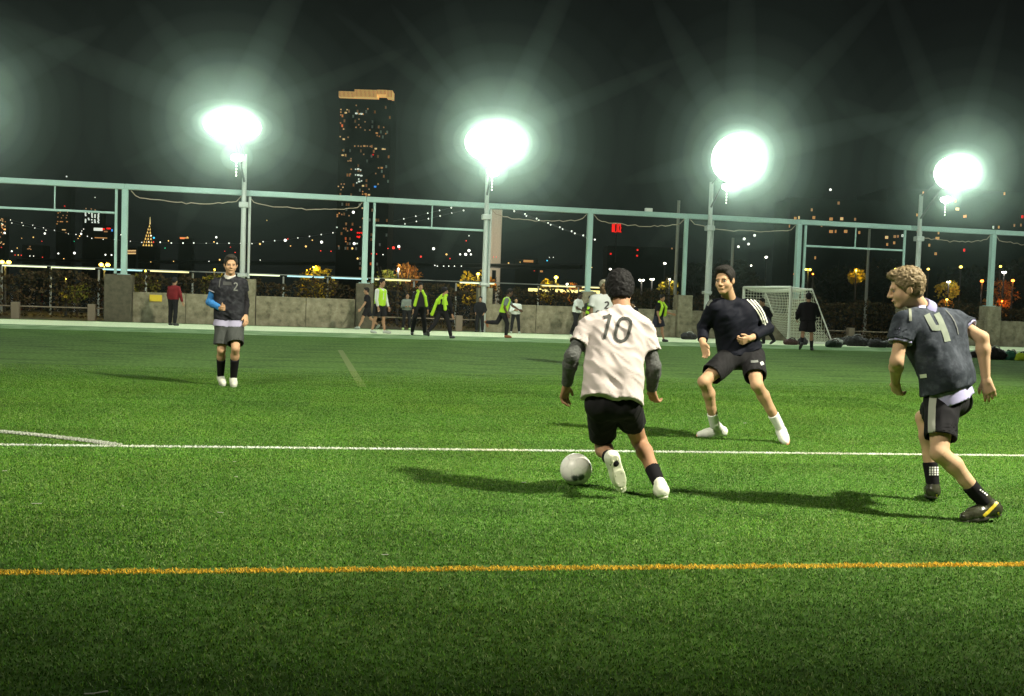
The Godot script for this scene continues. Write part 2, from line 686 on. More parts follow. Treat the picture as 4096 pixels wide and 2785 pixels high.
func make_turf() -> void:
	var greens := [Color(0.070, 0.190, 0.016), Color(0.088, 0.222, 0.022), Color(0.052, 0.145, 0.014), Color(0.118, 0.222, 0.026), Color(0.20, 0.29, 0.10), Color(0.030, 0.082, 0.012), Color(0.074, 0.205, 0.019)]
	var lists := [[], [], [], [], [], [], []]
	var rows := []
	for k in 5:
		rows.append([4.65 - 0.5 * (k + 1), 1.0])
	for k in 7:
		rows.append([4.75 + 0.5186 * k, 1.0371])
	for k in 11:
		rows.append([8.48 + 0.5 * k, 1.0, 0])
	for k in 6:
		rows.append([13.98 + 0.5 * k, 1.0, 1 + k / 2])
	for r in rows:
		var half: float = r[0] * 0.56 + 1.6
		var mid: int = int(round(r[0] * 0.158 / 0.5))
		var n := int(ceil(half / 0.5))
		for i in range(mid - n, mid + n):
			var b := Basis(Vector3.UP, LINE_TURN)
			b.z *= r[1]
			var at := line_at(i * 0.5 + 0.0, r[0])
			if rng.randf() < 0.5:
				b.x = -b.x
				at = line_at(i * 0.5 + 0.5, r[0])
			lists[rng.randi() % 4 if r.size() < 3 or r[2] == 0 else 3 + r[2]].append(Transform3D(b, at))
	for k in 4:
		scatter("turf_blades", turf_patch(3000, 0.5, 0.5, greens, 0.0125, 0.0019), lists[k], "short green plastic grass blades of the pitch, patch kind %s" % ["one", "two", "three", "four"][k])
	for k in 3:
		scatter("turf_blades", turf_patch([1800, 900, 350][k], 0.5, 0.5, greens, 0.012, 0.0019), lists[4 + k], "short green plastic grass blades, thinner farther out, patch kind %s" % ["five", "six", "seven"][k])
	var yl := []
	var wl := []
	for i in range(-12, 14):
		yl.append(Transform3D(Basis(Vector3.UP, LINE_TURN), line_at(i * 0.5, 4.65)))
	for i in range(-20, 24):
		wl.append(Transform3D(Basis(Vector3.UP, LINE_TURN), line_at(i * 0.5, 8.38)))
	scatter("yellow_line_blades", turf_patch(640, 0.5, 0.072, [Color(0.72, 0.44, 0.03), Color(0.80, 0.52, 0.06), Color(0.62, 0.36, 0.03)], 0.0125, 0.0021), yl, "yellow plastic grass blades of the near sideline")
	scatter("white_line_blades", turf_patch(680, 0.5, 0.078, [Color(0.75, 0.77, 0.70), Color(0.66, 0.68, 0.60), Color(0.82, 0.82, 0.78)], 0.0125, 0.0021), wl, "white plastic grass blades of the long line behind the ball")
	var cl := []
	var c0 := Vector3(-4.623, 0.000, -8.547)
	var c1 := Vector3(-3.983, 0.000, -8.403)
	var c2 := Vector3(-3.338, 0.000, -8.068)
	for i in 17:
		var t := i / 17.0
		var p: Vector3 = c0.lerp(c1, t).lerp(c1.lerp(c2, t), t)
		var d: Vector3 = c0.lerp(c1, t).direction_to(c1.lerp(c2, t))
		cl.append(Transform3D(Basis(d, UP, d.cross(UP)), p + UP * 0.008))
	scatter("white_arc_blades", turf_patch(480, 0.25, 0.1, [Color(0.60, 0.63, 0.55), Color(0.45, 0.5, 0.4), Color(0.68, 0.7, 0.64)], 0.0125, 0.0021), cl, "faded white plastic grass blades of the line that joins the long white line from the left")
	# scraps lying in the turf
	for p in [[Vector3(-2.718, 0.022, -5.700), 0.05, 0.090], [Vector3(-2.221, 0.022, -5.715), -0.60, 0.030], [Vector3(-1.636, 0.022, -5.635), -0.20, 0.060], [Vector3(-2.031, 0.022, -7.337), 0.00, 0.040], [Vector3(-1.852, 0.022, -6.741), -0.40, 0.040], [Vector3(-3.394, 0.022, -6.665), 0.00, 0.050], [Vector3(0.112, 0.022, -6.900), 0.10, 0.050], [Vector3(-0.590, 0.022, -4.831), 0.00, 0.050], [Vector3(-1.251, 0.022, -3.059), 0.50, 0.060], [Vector3(-1.281, 0.022, -3.045), 0.10, 0.050], [Vector3(3.504, 0.022, -8.226), 0.00, 0.050], [Vector3(2.592, 0.022, -10.932), 0.10, 0.050]]:
		var s := Shape.new()
		s.box(Vector3(0, 0.006, 0), Vector3(p[2] * 0.6, 0.003, 0.006), 0.001)
		s.box(Vector3(p[2] * 0.22, 0.008, 0.004), Vector3(p[2] * 0.3, 0.003, 0.007), 0.001)
		var o := put("turf_scrap", s, mat(lin(0.42, 0.44, 0.38), 0.8))
		o.position = p[0]
		o.rotation.y = p[1]
		tag(o, "thin white scrap of paper or plastic lying in the grass", "scrap", "white scraps in the grass")


# ------------------------------------------------------------------ fence and walls
func make_fence() -> void:
	var f := thing("steel_fence_frame", "tall teal steel frame of posts and one long top beam above the concrete walls", "fence", fence_at(0), FENCE_TURN)
	var posts := [-19.2, -14.6, -5.87, 3.0, 12.0, 21.1, 25.6]
	var stops := [-28.0, -19.2, -14.6, -10.2, -5.87, -1.3, 3.0, 7.05, 12.0, 17.1, 21.1, 25.6, 34.0]
	for i in stops.size() - 1:
		var s := Shape.new()
		s.box(Vector3((stops[i] + stops[i + 1]) / 2, 4.93, 0), Vector3(stops[i + 1] - stops[i] - 0.006, 0.20, 0.2), 0.015)
		put("beam_section", s, M.steel, f)
	for p in posts:
		var s := Shape.new()
		s.box(Vector3(p, (1.72 + 4.83) / 2, 0), Vector3(0.205, 4.83 - 1.72, 0.2), 0.015)
		s.box(Vector3(p, 1.735, 0), Vector3(0.42, 0.03, 0.36), 0.005)
		put("post", s, M.steel, f)
	for p in [7.05]:
		var s := Shape.new()
		s.box(Vector3(p, (1.68 + 4.83) / 2, 0), Vector3(0.15, 4.83 - 1.68, 0.15), 0.015)
		put("post", s, M.steel, f)
	for p in [-14.9, -5.55, -1.12, 12.3, 16.87]:
		var s := Shape.new()
		s.box(Vector3(p, (1.75 + 4.83) / 2, 0), Vector3(0.09, 4.83 - 1.75, 0.09), 0.01)
		put("gate_post", s, M.steel, f)
	for g in [[-19.05, -14.96], [-5.49, -1.18], [12.36, 16.81]]:
		var s := Shape.new()
		s.box(Vector3((g[0] + g[1]) / 2, 3.96, 0), Vector3(g[1] - g[0], 0.08, 0.08), 0.01)
		put("crossbar", s, M.steel, f)
		var t := Shape.new()
		t.box(Vector3((g[0] + g[1]) / 2, 4.414, 0), Vector3(0.045, 0.82, 0.045), 0.005)
		put("hanger", t, M.steel, f)
	var words := ["far left, beside the wide concrete pillar", "behind the player with the blue sleeve", "behind the tall person in the lime bib", "right of the dark jacketed bystander", "behind the head of number ten", "left of the navy player", "behind the goal", "behind number four's head", "at the right edge", "just beyond the right edge", "just beyond the left edge"]
	var pil := [[-14.75, 0.95], [-10.2, 0.62], [-5.84, 0.66], [-1.18, 0.56], [3.0, 0.60], [7.05, 0.62], [12.05, 0.62], [17.1, 0.6], [21.15, 0.66], [25.6, 0.62], [-19.2, 0.62]]
	for i in pil.size():
		var s := Shape.new()
		s.box(Vector3(0, 0.76, 0), Vector3(pil[i][1], 1.92, 0.62), 0.02)
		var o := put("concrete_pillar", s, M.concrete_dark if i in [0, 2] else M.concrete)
		o.position = fence_at(pil[i][0])
		o.rotation.y = FENCE_TURN
		tag(o, "square concrete pillar under the steel frame, " + words[i], "pillar", "concrete pillars of the fence")
	var runs := [[-14.27, -10.52, "between the wide pillar and the floodlight by the blue sleeved player"], [-9.88, -6.18, "left of the tall player in the lime bib"], [-0.89, 2.69, "behind the bystanders in white tops"], [3.31, 6.73, "between number ten and the navy player"], [7.37, 11.73, "behind the navy player and the goal"], [17.41, 20.81, "behind number four"], [21.49, 25.28, "at the right edge behind the bags"], [25.92, 32.0, "beyond the right edge"]]
	for r in runs:
		var w := thing("concrete_wall", "low stained concrete wall " + r[2], "wall", fence_at(r[0]), FENCE_TURN, "low concrete walls between the pillars")
		var n := int(maxf(2.0, round((r[1] - r[0]) / 1.9)))
		var each: float = (r[1] - r[0]) / n
		for k in n:
			var s := Shape.new()
			s.box(Vector3(each * (k + 0.5), 0.45 + rng.randf_range(-0.004, 0.004), rng.randf_range(-0.006, 0.006)), Vector3(each - 0.018, 1.31, 0.28), 0.012)
			put("wall_panel", s, M.concrete, w)
		var c := Shape.new()
		c.box(Vector3((r[1] - r[0]) / 2, 0.25, -0.02), Vector3(r[1] - r[0] - 0.05, 0.9, 0.2))
		put("wall_core", c, M.concrete_dark, w)
	var jb := Shape.new()
	jb.box(Vector3(5.42, 5.10, 0.0), Vector3(0.30, 0.14, 0.14), 0.01)
	put("junction_box", jb, M.white, f)
	for tp in [[Vector3(8.097, 0.000, -50.142), 6.54, "thin tall dim pole left of the thin steel post"], [Vector3(12.168, 0.000, -56.027), 5.17, "thin dim pole above the navy player's head"], [Vector3(19.573, 0.000, -55.429), 5.88, "thin dim pole under the crossbar right of the goal"]]:
		var s := Shape.new()
		s.tube(Vector3(0, -0.3, 0), Vector3(0, tp[1], 0), 0.10, 0.07, 8)
		var o := put("utility_pole", s, M.galv)
		o.position = tp[0]
		tag(o, tp[2], "pole", "thin poles beyond the fence")
	# yellow notice on the wall
	var y := thing("yellow_sign", "small blank yellow plate fixed to the concrete wall beside the person in red", "sign", fence_at(-13.45, 0.9, 0.165), FENCE_TURN)
	var ys := Shape.new()
	ys.box(Vector3.ZERO, Vector3(0.44, 0.24, 0.02), 0.004)
	put("plate", ys, mat(lin(0.55, 0.40, 0.02), 0.6), y)
	# low rails across the gaps
	for r in [[-18.88, -15.25, [-18.3, -15.7], "at the far left gap beside the wide pillar"], [-5.49, -1.47, [-2.15], "in the gap behind the players in lime bibs"], [12.38, 16.78, [14.6], "in the gap right of the goal"]]:
		var g := thing("low_guard_rail", "low guard rail between short posts " + r[3], "railing", fence_at(0), FENCE_TURN, "low guard rails in the gaps")
		for p in r[2]:
			var s := Shape.new()
			s.box(Vector3(p, 0.2, -0.05), Vector3(0.27, 0.8, 0.25), 0.02)
			put("post", s, M.wood, g)
		var s := Shape.new()
		s.tube(Vector3(r[0], 0.45, -0.05), Vector3(r[1], 0.45, -0.05), 0.03, 0.03, 6)
		put("rail", s, M.wood, g)
	# slack net ropes below the beam
	var rope := mat(lin(0.40, 0.33, 0.24), 0.8)
	var spans := [[-14.4, -10.5, "nearest the wide pillar"], [-10.2, -6.02, "left of the lime bib players"], [-1.0, 2.85, "behind number ten"], [3.15, 6.95, "under the red sign"], [7.2, 11.85, "above the navy player"], [17.4, 20.95, "above number four"], [21.25, 25.4, "at the right edge"]]
	for sp in spans:
		var s := Shape.new()
		var pts := []
		for i in 25:
			var t := i / 24.0
			pts.append(Vector3(lerpf(sp[0], sp[1], t) - sp[0], 4.62 - 0.32 * 4.0 * t * (1.0 - t) * 0.55 + rng.randf_range(-0.035, 0.035), rng.randf_range(-0.03, 0.03)))
		pts[0].y = 4.80
		pts[24].y = 4.80
		s.path(pts, 0.016, 5)
		var o := put("net_rope", s, rope)
		o.position = fence_at(sp[0])
		o.rotation.y = FENCE_TURN
		tag(o, "slack frayed net rope hung under the top beam, " + sp[2], "rope", "slack ropes under the beam")


# ------------------------------------------------------------------ floodlights
func make_floodlights() -> void:
	var shell := mat(lin(0.10, 0.11, 0.11), 0.5)
	var hot := glow(Color(0.95, 1.0, 0.94), 9.0)
	var spots := [[-28.9, 0], [-19.75, 0], [-10.36, 1], [-1.28, 2], [7.88, 3], [17.24, 4], [26.4, 0]]
	var words := ["outside the frame on the far left", "at the left edge", "above the blue sleeved player, a wide flat glare", "left of the red sign, the largest glare", "above the navy player, a round glare", "above number four", "outside the frame on the right"]
	for i in spots.size():
		var s0: float = spots[i][0]
		var t := thing("floodlight_pole", "steel pole with blazing white floodlights " + words[i], "floodlight", fence_at(s0), FENCE_TURN, "floodlights along the fence")
		var s := Shape.new()
		s.tube(Vector3(0, 0.0, 0.46), Vector3(0, 6.3, 0.46), 0.11, 0.08, 12)
		s.box(Vector3(0, 4.45, 0.46), Vector3(0.34, 0.2, 0.3), 0.02)
		s.box(Vector3(0, 1.85, 0.46), Vector3(0.34, 0.12, 0.3), 0.02)
		put("pole", s, M.galv, t)
		s = Shape.new()
		s.tube(Vector3(0.2, 1.75, 0.28), Vector3(0.2, 4.78, 0.28), 0.05, 0.05, 8)
		put("conduit", s, M.galv, t)
		s = Shape.new()
		var ax: float = [-0.18, 0.6, -0.2, -0.24, -0.27, -0.62, -0.18][i]
		s.tube(Vector3(0, 5.3, 0.5), Vector3(ax, 6.75, 3.25), 0.045, 0.03, 8)
		s.tube(Vector3(0, 6.25, 0.5), Vector3(ax, 6.95, 3.25), 0.03, 0.024, 8)
		put("arm", s, M.dark_metal, t)
		# bank of small round lamps, sized to the glare, tilted towards the field
		var big: Vector2 = [Vector2(0.92, 0.50), Vector2(0.92, 0.46), Vector2(1.08, 0.68), Vector2(0.95, 0.88), Vector2(0.78, 0.62)][spots[i][1]]
		var r := 0.155
		var tilt := Basis(Vector3.RIGHT, 0.18)
		var hx: float = [-0.18, 0.6, -0.2, -0.24, -0.27, -0.62, -0.18][i]
		var mid := Vector3(hx, 6.83, 3.42)
		var b := Shape.new()
		for k in 24:
			var an := TAU * k / 24.0
			var an2 := TAU * (k + 1) / 24.0
			var p := mid + tilt * Vector3(cos(an) * big.x, sin(an) * big.y, -0.05)
			var p2 := mid + tilt * Vector3(cos(an2) * big.x, sin(an2) * big.y, -0.05)
			b.face([p, p2, mid + tilt * Vector3(0, 0, -0.30)], tilt * Vector3(cos(an), sin(an), -1.5).normalized())
			b.face([p, p2, mid + tilt * Vector3(0, 0, -0.05)], tilt * Vector3(0, 0, 1))
		var hn := put("lamp_housing", b, shell, t)
		var fl := Shape.new()
		fl.xf = Transform3D(tilt, mid)
		fl.ball(Vector3.ZERO, Vector3(big.x + 0.02, big.y + 0.02, 0.045), 40, 10)
		put("lamp_glare_disc", fl, hot, hn)  # glowing disc added to fill the outline of the glare
		var row := 0
		var yy := -big.y + r * 0.8
		while yy < big.y - r * 0.4:
			var xx := -big.x + (r if row % 2 else 0.0)
			while xx < big.x:
				if Vector2(xx / (big.x - r), yy / (big.y - r)).length() < 1.0:
					var g := Shape.new()
					g.xf = Transform3D(tilt, mid + tilt * Vector3(xx, yy, 0))
					g.ball(Vector3.ZERO, Vector3(r, r, 0.07), 12, 6)
					put("lamp_lens", g, hot, hn)
				xx += r * 1.93
			yy += r * 1.68
			row += 1
		s = Shape.new()
		s.box(Vector3(hx, 6.83, 3.1), Vector3(1.5, 0.09, 0.09), 0.01)
		s.box(Vector3(hx, 6.83, 3.1), Vector3(0.09, 1.1, 0.07), 0.01)
		put("lamp_rack", s, shell, t)
		# thin fog wisps added to draw streaks of glare out from the lamp
		for an in [[], [0.6, 1.5], [2.75, 2.2, 0.5, 1.2], [2.25, 2.5, 1.9, 1.2, 2.95, 0.5], [1.6, 2.1, 2.5, 0.9, 0.3], [2.0, 1.35, 2.7, 0.6], []][i]:
			var ln := rng.randf_range(5.0, 9.5)
			var d := Vector3(cos(an), sin(an) * 0.9, 0.1)
			var wm := glow_mist(fence_at(s0 + hx + d.x * ln * 0.2, 6.9 + absf(d.y) * ln * 0.22, 3.7), Vector3(ln * 1.6, rng.randf_range(0.55, 1.3), 1.1), rng.randf_range(0.010, 0.026))
			wm.rotation = Vector3(0, FENCE_TURN, atan2(absf(d.y), d.x))
		# small area light on the same arm, with a row of bright dots under it
		s = Shape.new()
		s.box(Vector3(-0.12, 6.0, 2.25), Vector3(0.34, 0.10, 0.42), 0.02)
		var sm := put("small_lamp", s, shell, t)
		s = Shape.new()
		s.ball(Vector3(-0.12, 5.92, 2.36), Vector3(0.22, 0.14, 0.20), 12, 6)
		put("small_lamp_lens", s, hot, sm)
		for k in 5:
			s = Shape.new()
			s.ball(Vector3(-0.14, 5.74 - k * 0.11, 2.36), Vector3(0.028, 0.034, 0.028), 6, 4)
			put("bright_dot", s, glow(Color(0.95, 1.0, 0.9), 1.6), sm)
		if i > 1 and i < 6:
			omni(fence_at(s0 - 0.12, 5.86, 2.75), Color(0.95, 1.0, 0.94), 2.2, 0.1)
			glow_mist(fence_at(s0 - 0.12, 5.92, 2.5), Vector3(1.1, 1.0, 1.0), 0.12)  # fog ball added to spread the small lamp's glow
		omni(fence_at(s0 + hx, 6.75, 3.95), Color(0.95, 1.0, 0.94), [30.0, 34.0, 36.0, 48.0, 44.0, 34.0, 28.0][i], 0.45)
		if i == 0 or i == 6:
			continue
		for m in [[1.08, 0.20], [1.22, 0.12], [1.45, 0.06], [1.85, 0.028]]:  # fog shells added to soften the edge of the glare
			glow_mist(fence_at(s0 + hx, 6.84, 3.6), Vector3(m[0] * 2.0 * big.x, m[0] * 2.0 * big.y, m[0] * 1.6), m[1])
		for m in [[7.0, 0.0006], [5.8, 0.0010], [4.8, 0.0019], [4.0, 0.0032], [3.3, 0.0060], [2.7, 0.009], [2.2, 0.014]]:  # wider fog shells added to build the halo round the lamp
			glow_mist(fence_at(s0 + hx, 6.9, 3.9), Vector3(m[0] * 2.0 * (big.x + 1.0) / 2.0, m[0] * 2.0 * (big.y + 1.3) / 2.0, m[0] * 2.0), m[1])
	# unseen floodlights out of view, placed to light the players and soften shadows
	unseen_floodlight("unseen tall floodlight pole on the near side, right of the frame, lighting the players", Vector3(12.8, 0, -3.0), Vector3(0, 0, -16), 1000.0, 39.0, 0.66, 0.5)
	unseen_floodlight("unseen tall floodlight pole on the near side, left of the camera, softening the shadows", Vector3(-9.0, 0, 2.1), Vector3(2, 0, -18), 380.0, 34.0, 0.85, 1.4)


func unseen_floodlight(label: String, at: Vector3, aim_at: Vector3, energy: float, angle: float, soft: float, size: float) -> void:
	var shell := mat(lin(0.10, 0.11, 0.11), 0.5)
	var k := thing("unseen_floodlight_pole", label, "floodlight", at)
	var top := Vector3(0, 13.5, 0)
	var ks := Shape.new()
	ks.tube(Vector3(0, 0, 0), top, 0.12, 0.08, 12)
	put("pole", ks, M.galv, k)
	var aim := (aim_at - at - top).normalized()
	var tb := Basis.looking_at(aim, UP)
	for hx in [-0.4, 0.4]:
		ks = Shape.new()
		ks.xf = Transform3D(tb, top + tb * Vector3(hx, 0, -0.25))
		ks.box(Vector3(0, 0, 0), Vector3(0.7, 0.5, 0.2), 0.03)
		var hh := put("lamp_housing", ks, shell, k)
		ks = Shape.new()
		ks.xf = Transform3D(tb, top + tb * Vector3(hx, 0, -0.36))
		ks.box(Vector3.ZERO, Vector3(0.62, 0.42, 0.02), 0.004)
		put("lamp_lens", ks, glow(Color(1.0, 0.98, 0.9), 9.0), hh)
	var sp := SpotLight3D.new()
	sp.name = "unseen_floodlight_beam"
	sp.position = at + top + aim * (0.5 + size)
	sp.basis = tb
	sp.light_color = Color(1.0, 0.975, 0.89)
	sp.light_energy = energy
	sp.light_size = size
	sp.spot_range = 150.0
	sp.spot_attenuation = 2.0
	sp.spot_angle = angle
	sp.spot_angle_attenuation = soft
	sp.shadow_enabled = true
	add_child(sp, true)


# ------------------------------------------------------------------ promenade: hedge, lit railing, small trees, street lamps
func leaf_cloud(s: Shape, at: Vector3, r: Vector3, count: int, size: float, cols: Array, lumps := 9) -> void:
	var cs := []
	for i in lumps:
		var d := Vector3(rng.randfn(), rng.randfn(), rng.randfn()).normalized() * pow(rng.randf(), 0.4)
		cs.append([at + d * r * 0.72, rng.randf_range(0.28, 0.5)])
	for i in count:
		var c: Array = cs[rng.randi() % lumps]
		var d := Vector3(rng.randfn(), rng.randfn(), rng.randfn()).normalized() * pow(rng.randf(), 0.33)
		leaf(s, c[0] + d * r * c[1], size * rng.randf_range(0.6, 1.4), cols)


func leaf(s: Shape, p: Vector3, size: float, cols: Array) -> void:
	var n := Vector3(rng.randfn(), rng.randfn() + 0.3, rng.randfn()).normalized()
	var x := n.cross(Vector3(rng.randfn(), rng.randfn(), rng.randfn())).normalized() * size
	var y := n.cross(x) * 0.6
	var c: Color = cols[rng.randi() % cols.size()]
	s.col = c * rng.randf_range(0.7, 1.25)
	s.col.a = 1.0
	s.quad(p - x, p - y, p + x, p + y, n)


func tree(called: String, label: String, at: Vector3, hgt: float, r: Vector3, cols: Array, count: int, size: float, group := "") -> Node3D:
	var t := thing(called, label, "tree", at, 0.0, group)
	var s := Shape.new()
	var top := hgt - r.y * 1.1
	s.tube(Vector3(0, -0.2, 0), Vector3(0.03, top, 0.0), 0.06 + hgt * 0.006, 0.045, 8)
	for i in 6:
		var an := i * 1.05 + rng.randf()
		s.tube(Vector3(0.02, top * 0.8, 0), Vector3(cos(an) * r.x * 0.6, top + r.y * rng.randf_range(0.3, 1.1), sin(an) * r.z * 0.6), 0.035, 0.012, 5)
	put("trunk", s, M.bark, t)
	s = Shape.new()
	leaf_cloud(s, Vector3(0, hgt - r.y, 0), r, count, size, cols, 14)
	put("crown", s, M.leaf, t)
	return t


func make_promenade() -> void:
	# dense planting between the wall and the railing
	var s := Shape.new()
	var cols := [Color(0.060, 0.042, 0.018), Color(0.040, 0.032, 0.012), Color(0.075, 0.048, 0.020), Color(0.034, 0.030, 0.012)]
	for i in 30000:
		var q := rng.randf_range(-32, 38)
		var top := 1.72 + 0.3 * noise.get_noise_2d(q * 0.9, 3.0) + 0.12 * noise.get_noise_2d(q * 4.0, 9.0)
		var y := top * (1.0 - pow(rng.randf(), 2.0))
		leaf(s, fence_at(q, maxf(0.05, y - 0.05), -2.0 - rng.randf_range(0.0, 1.6)), rng.randf_range(0.04, 0.10), cols)
	tag(put("hedge", s, M.leaf), "dull brown green planting growing behind the low concrete wall", "hedge", "", "stuff")
	# railing with a strip of light under its rail
	var rail := thing("lit_railing", "waterfront railing whose top rail glows in pale dashes behind the planting", "railing", fence_at(0, 0, -6.0), FENCE_TURN)
	var led := [glow(Color(1.0, 0.95, 0.68), 1.25), glow(Color(0.72, 0.93, 0.95), 1.1), glow(Color(0.95, 1.0, 0.82), 1.2)]
	var q := -30.0
	var k := 0
	while q < 5.2:
		var p := Shape.new()
		p.box(Vector3(q, 0.98, 0), Vector3(0.07, 1.96, 0.07), 0.008)
		put("post", p, M.galv, rail)
		p = Shape.new()
		p.box(Vector3(q + 0.95, 2.03, 0), Vector3(1.9, 0.05, 0.09), 0.01)
		put("top_rail", p, M.galv, rail)
		if not k in [9, 14, 16]:
			p = Shape.new()
			p.tube(Vector3(q + (0.16 if k > 6 else 0.02), 1.985, 0.02), Vector3(q + 1.74, 1.985, 0.02), 0.034, 0.034, 6)
			put("light_strip", p, led[(k * 5 + k / 3) % 3], rail)
		for yy in [0.5, 1.0, 1.5]:
			p = Shape.new()
			p.tube(Vector3(q, yy, 0), Vector3(q + 1.9, yy, 0), 0.014, 0.014, 5)
			put("lower_rail", p, M.dark_metal, rail)
		q += 1.9
		k += 1
	var bn := Shape.new()
	bn.box(Vector3(3.6, 1.78, -0.3), Vector3(3.4, 0.14, 0.1), 0.01)
	put("lit_sign_band", bn, glow(Color(1.0, 0.93, 0.6), 1.3), rail)
	# lamps and the autumn trees that they light
	var yel := [Color(0.62, 0.46, 0.03), Color(0.50, 0.36, 0.03), Color(0.34, 0.30, 0.04)]
	var ora := [Color(0.60, 0.24, 0.04), Color(0.50, 0.28, 0.05), Color(0.38, 0.15, 0.03)]
	var grn := [Color(0.16, 0.18, 0.03), Color(0.28, 0.26, 0.04), Color(0.10, 0.12, 0.02)]
	var kinds := [yel, ora, grn]
	for t in [[Vector3(-16.408, -0.300, -44.360), 2.37, 0.75, 0.71, 2, "small yellow green tree right of the wide pillar"],
			[Vector3(-13.504, -0.300, -44.925), 2.52, 0.68, 0.64, 2, "small olive tree just left of the player with the blue sleeve"],
			[Vector3(-9.215, -0.300, -45.759), 2.90, 1.05, 1.00, 0, "small bright yellow tree under a warm lamp right of the blue sleeved player"],
			[Vector3(-5.983, -0.300, -46.387), 2.95, 0.70, 0.66, 2, "small green tree behind the head of the tall lime bib person"],
			[Vector3(-5.025, -0.300, -46.573), 3.15, 0.78, 0.74, 1, "small orange tree right of the tall lime bib person"],
			[Vector3(-2.000, -0.300, -47.161), 2.95, 0.92, 0.87, 0, "small golden tree beside the fence post above the black jacketed person"],
			[Vector3(-1.161, -0.300, -47.324), 2.65, 0.54, 0.52, 1, "small brownish orange bush right of the black jacketed person"],
			[Vector3(1.737, -0.300, -48.906), 2.74, 0.65, 0.62, 0, "small orange yellow tree under the lamp above the white top persons"],
			[Vector3(2.819, -0.300, -48.098), 2.55, 0.64, 0.61, 1, "low orange bush left of the steel post behind number ten"],
			[Vector3(8.526, -0.300, -55.319), 3.16, 0.64, 0.60, 0, "small yellow tree left of the thin steel post"],
			[Vector3(22.601, -0.300, -66.205), 4.60, 0.64, 0.61, 0, "narrow yellow tree above the goal"],
			[Vector3(29.334, -0.300, -67.514), 4.10, 0.90, 0.85, 0, "yellow tree between two lamps right of number four's head"],
			[Vector3(26.391, -0.300, -60.829), 2.62, 0.65, 0.61, 1, "low glowing orange bush right of number four's neck"],
			[Vector3(30.067, -0.300, -61.544), 2.75, 0.65, 0.62, 1, "low orange bush behind the rightmost pillar"],
			[Vector3(33.248, -0.300, -68.274), 4.19, 1.21, 1.15, 1, "sparse reddish tree behind the rightmost steel post"],
			[Vector3(-18.789, -0.300, -42.879), 1.71, 0.76, 0.53, 2, "low olive bush at the left edge behind the low rail"]]:
		var at: Vector3 = t[0]
		tree("small_tree", t[5], at, t[1], Vector3(t[2], t[3], t[2]), kinds[t[4]], 520, 0.11, "autumn trees along the waterfront")
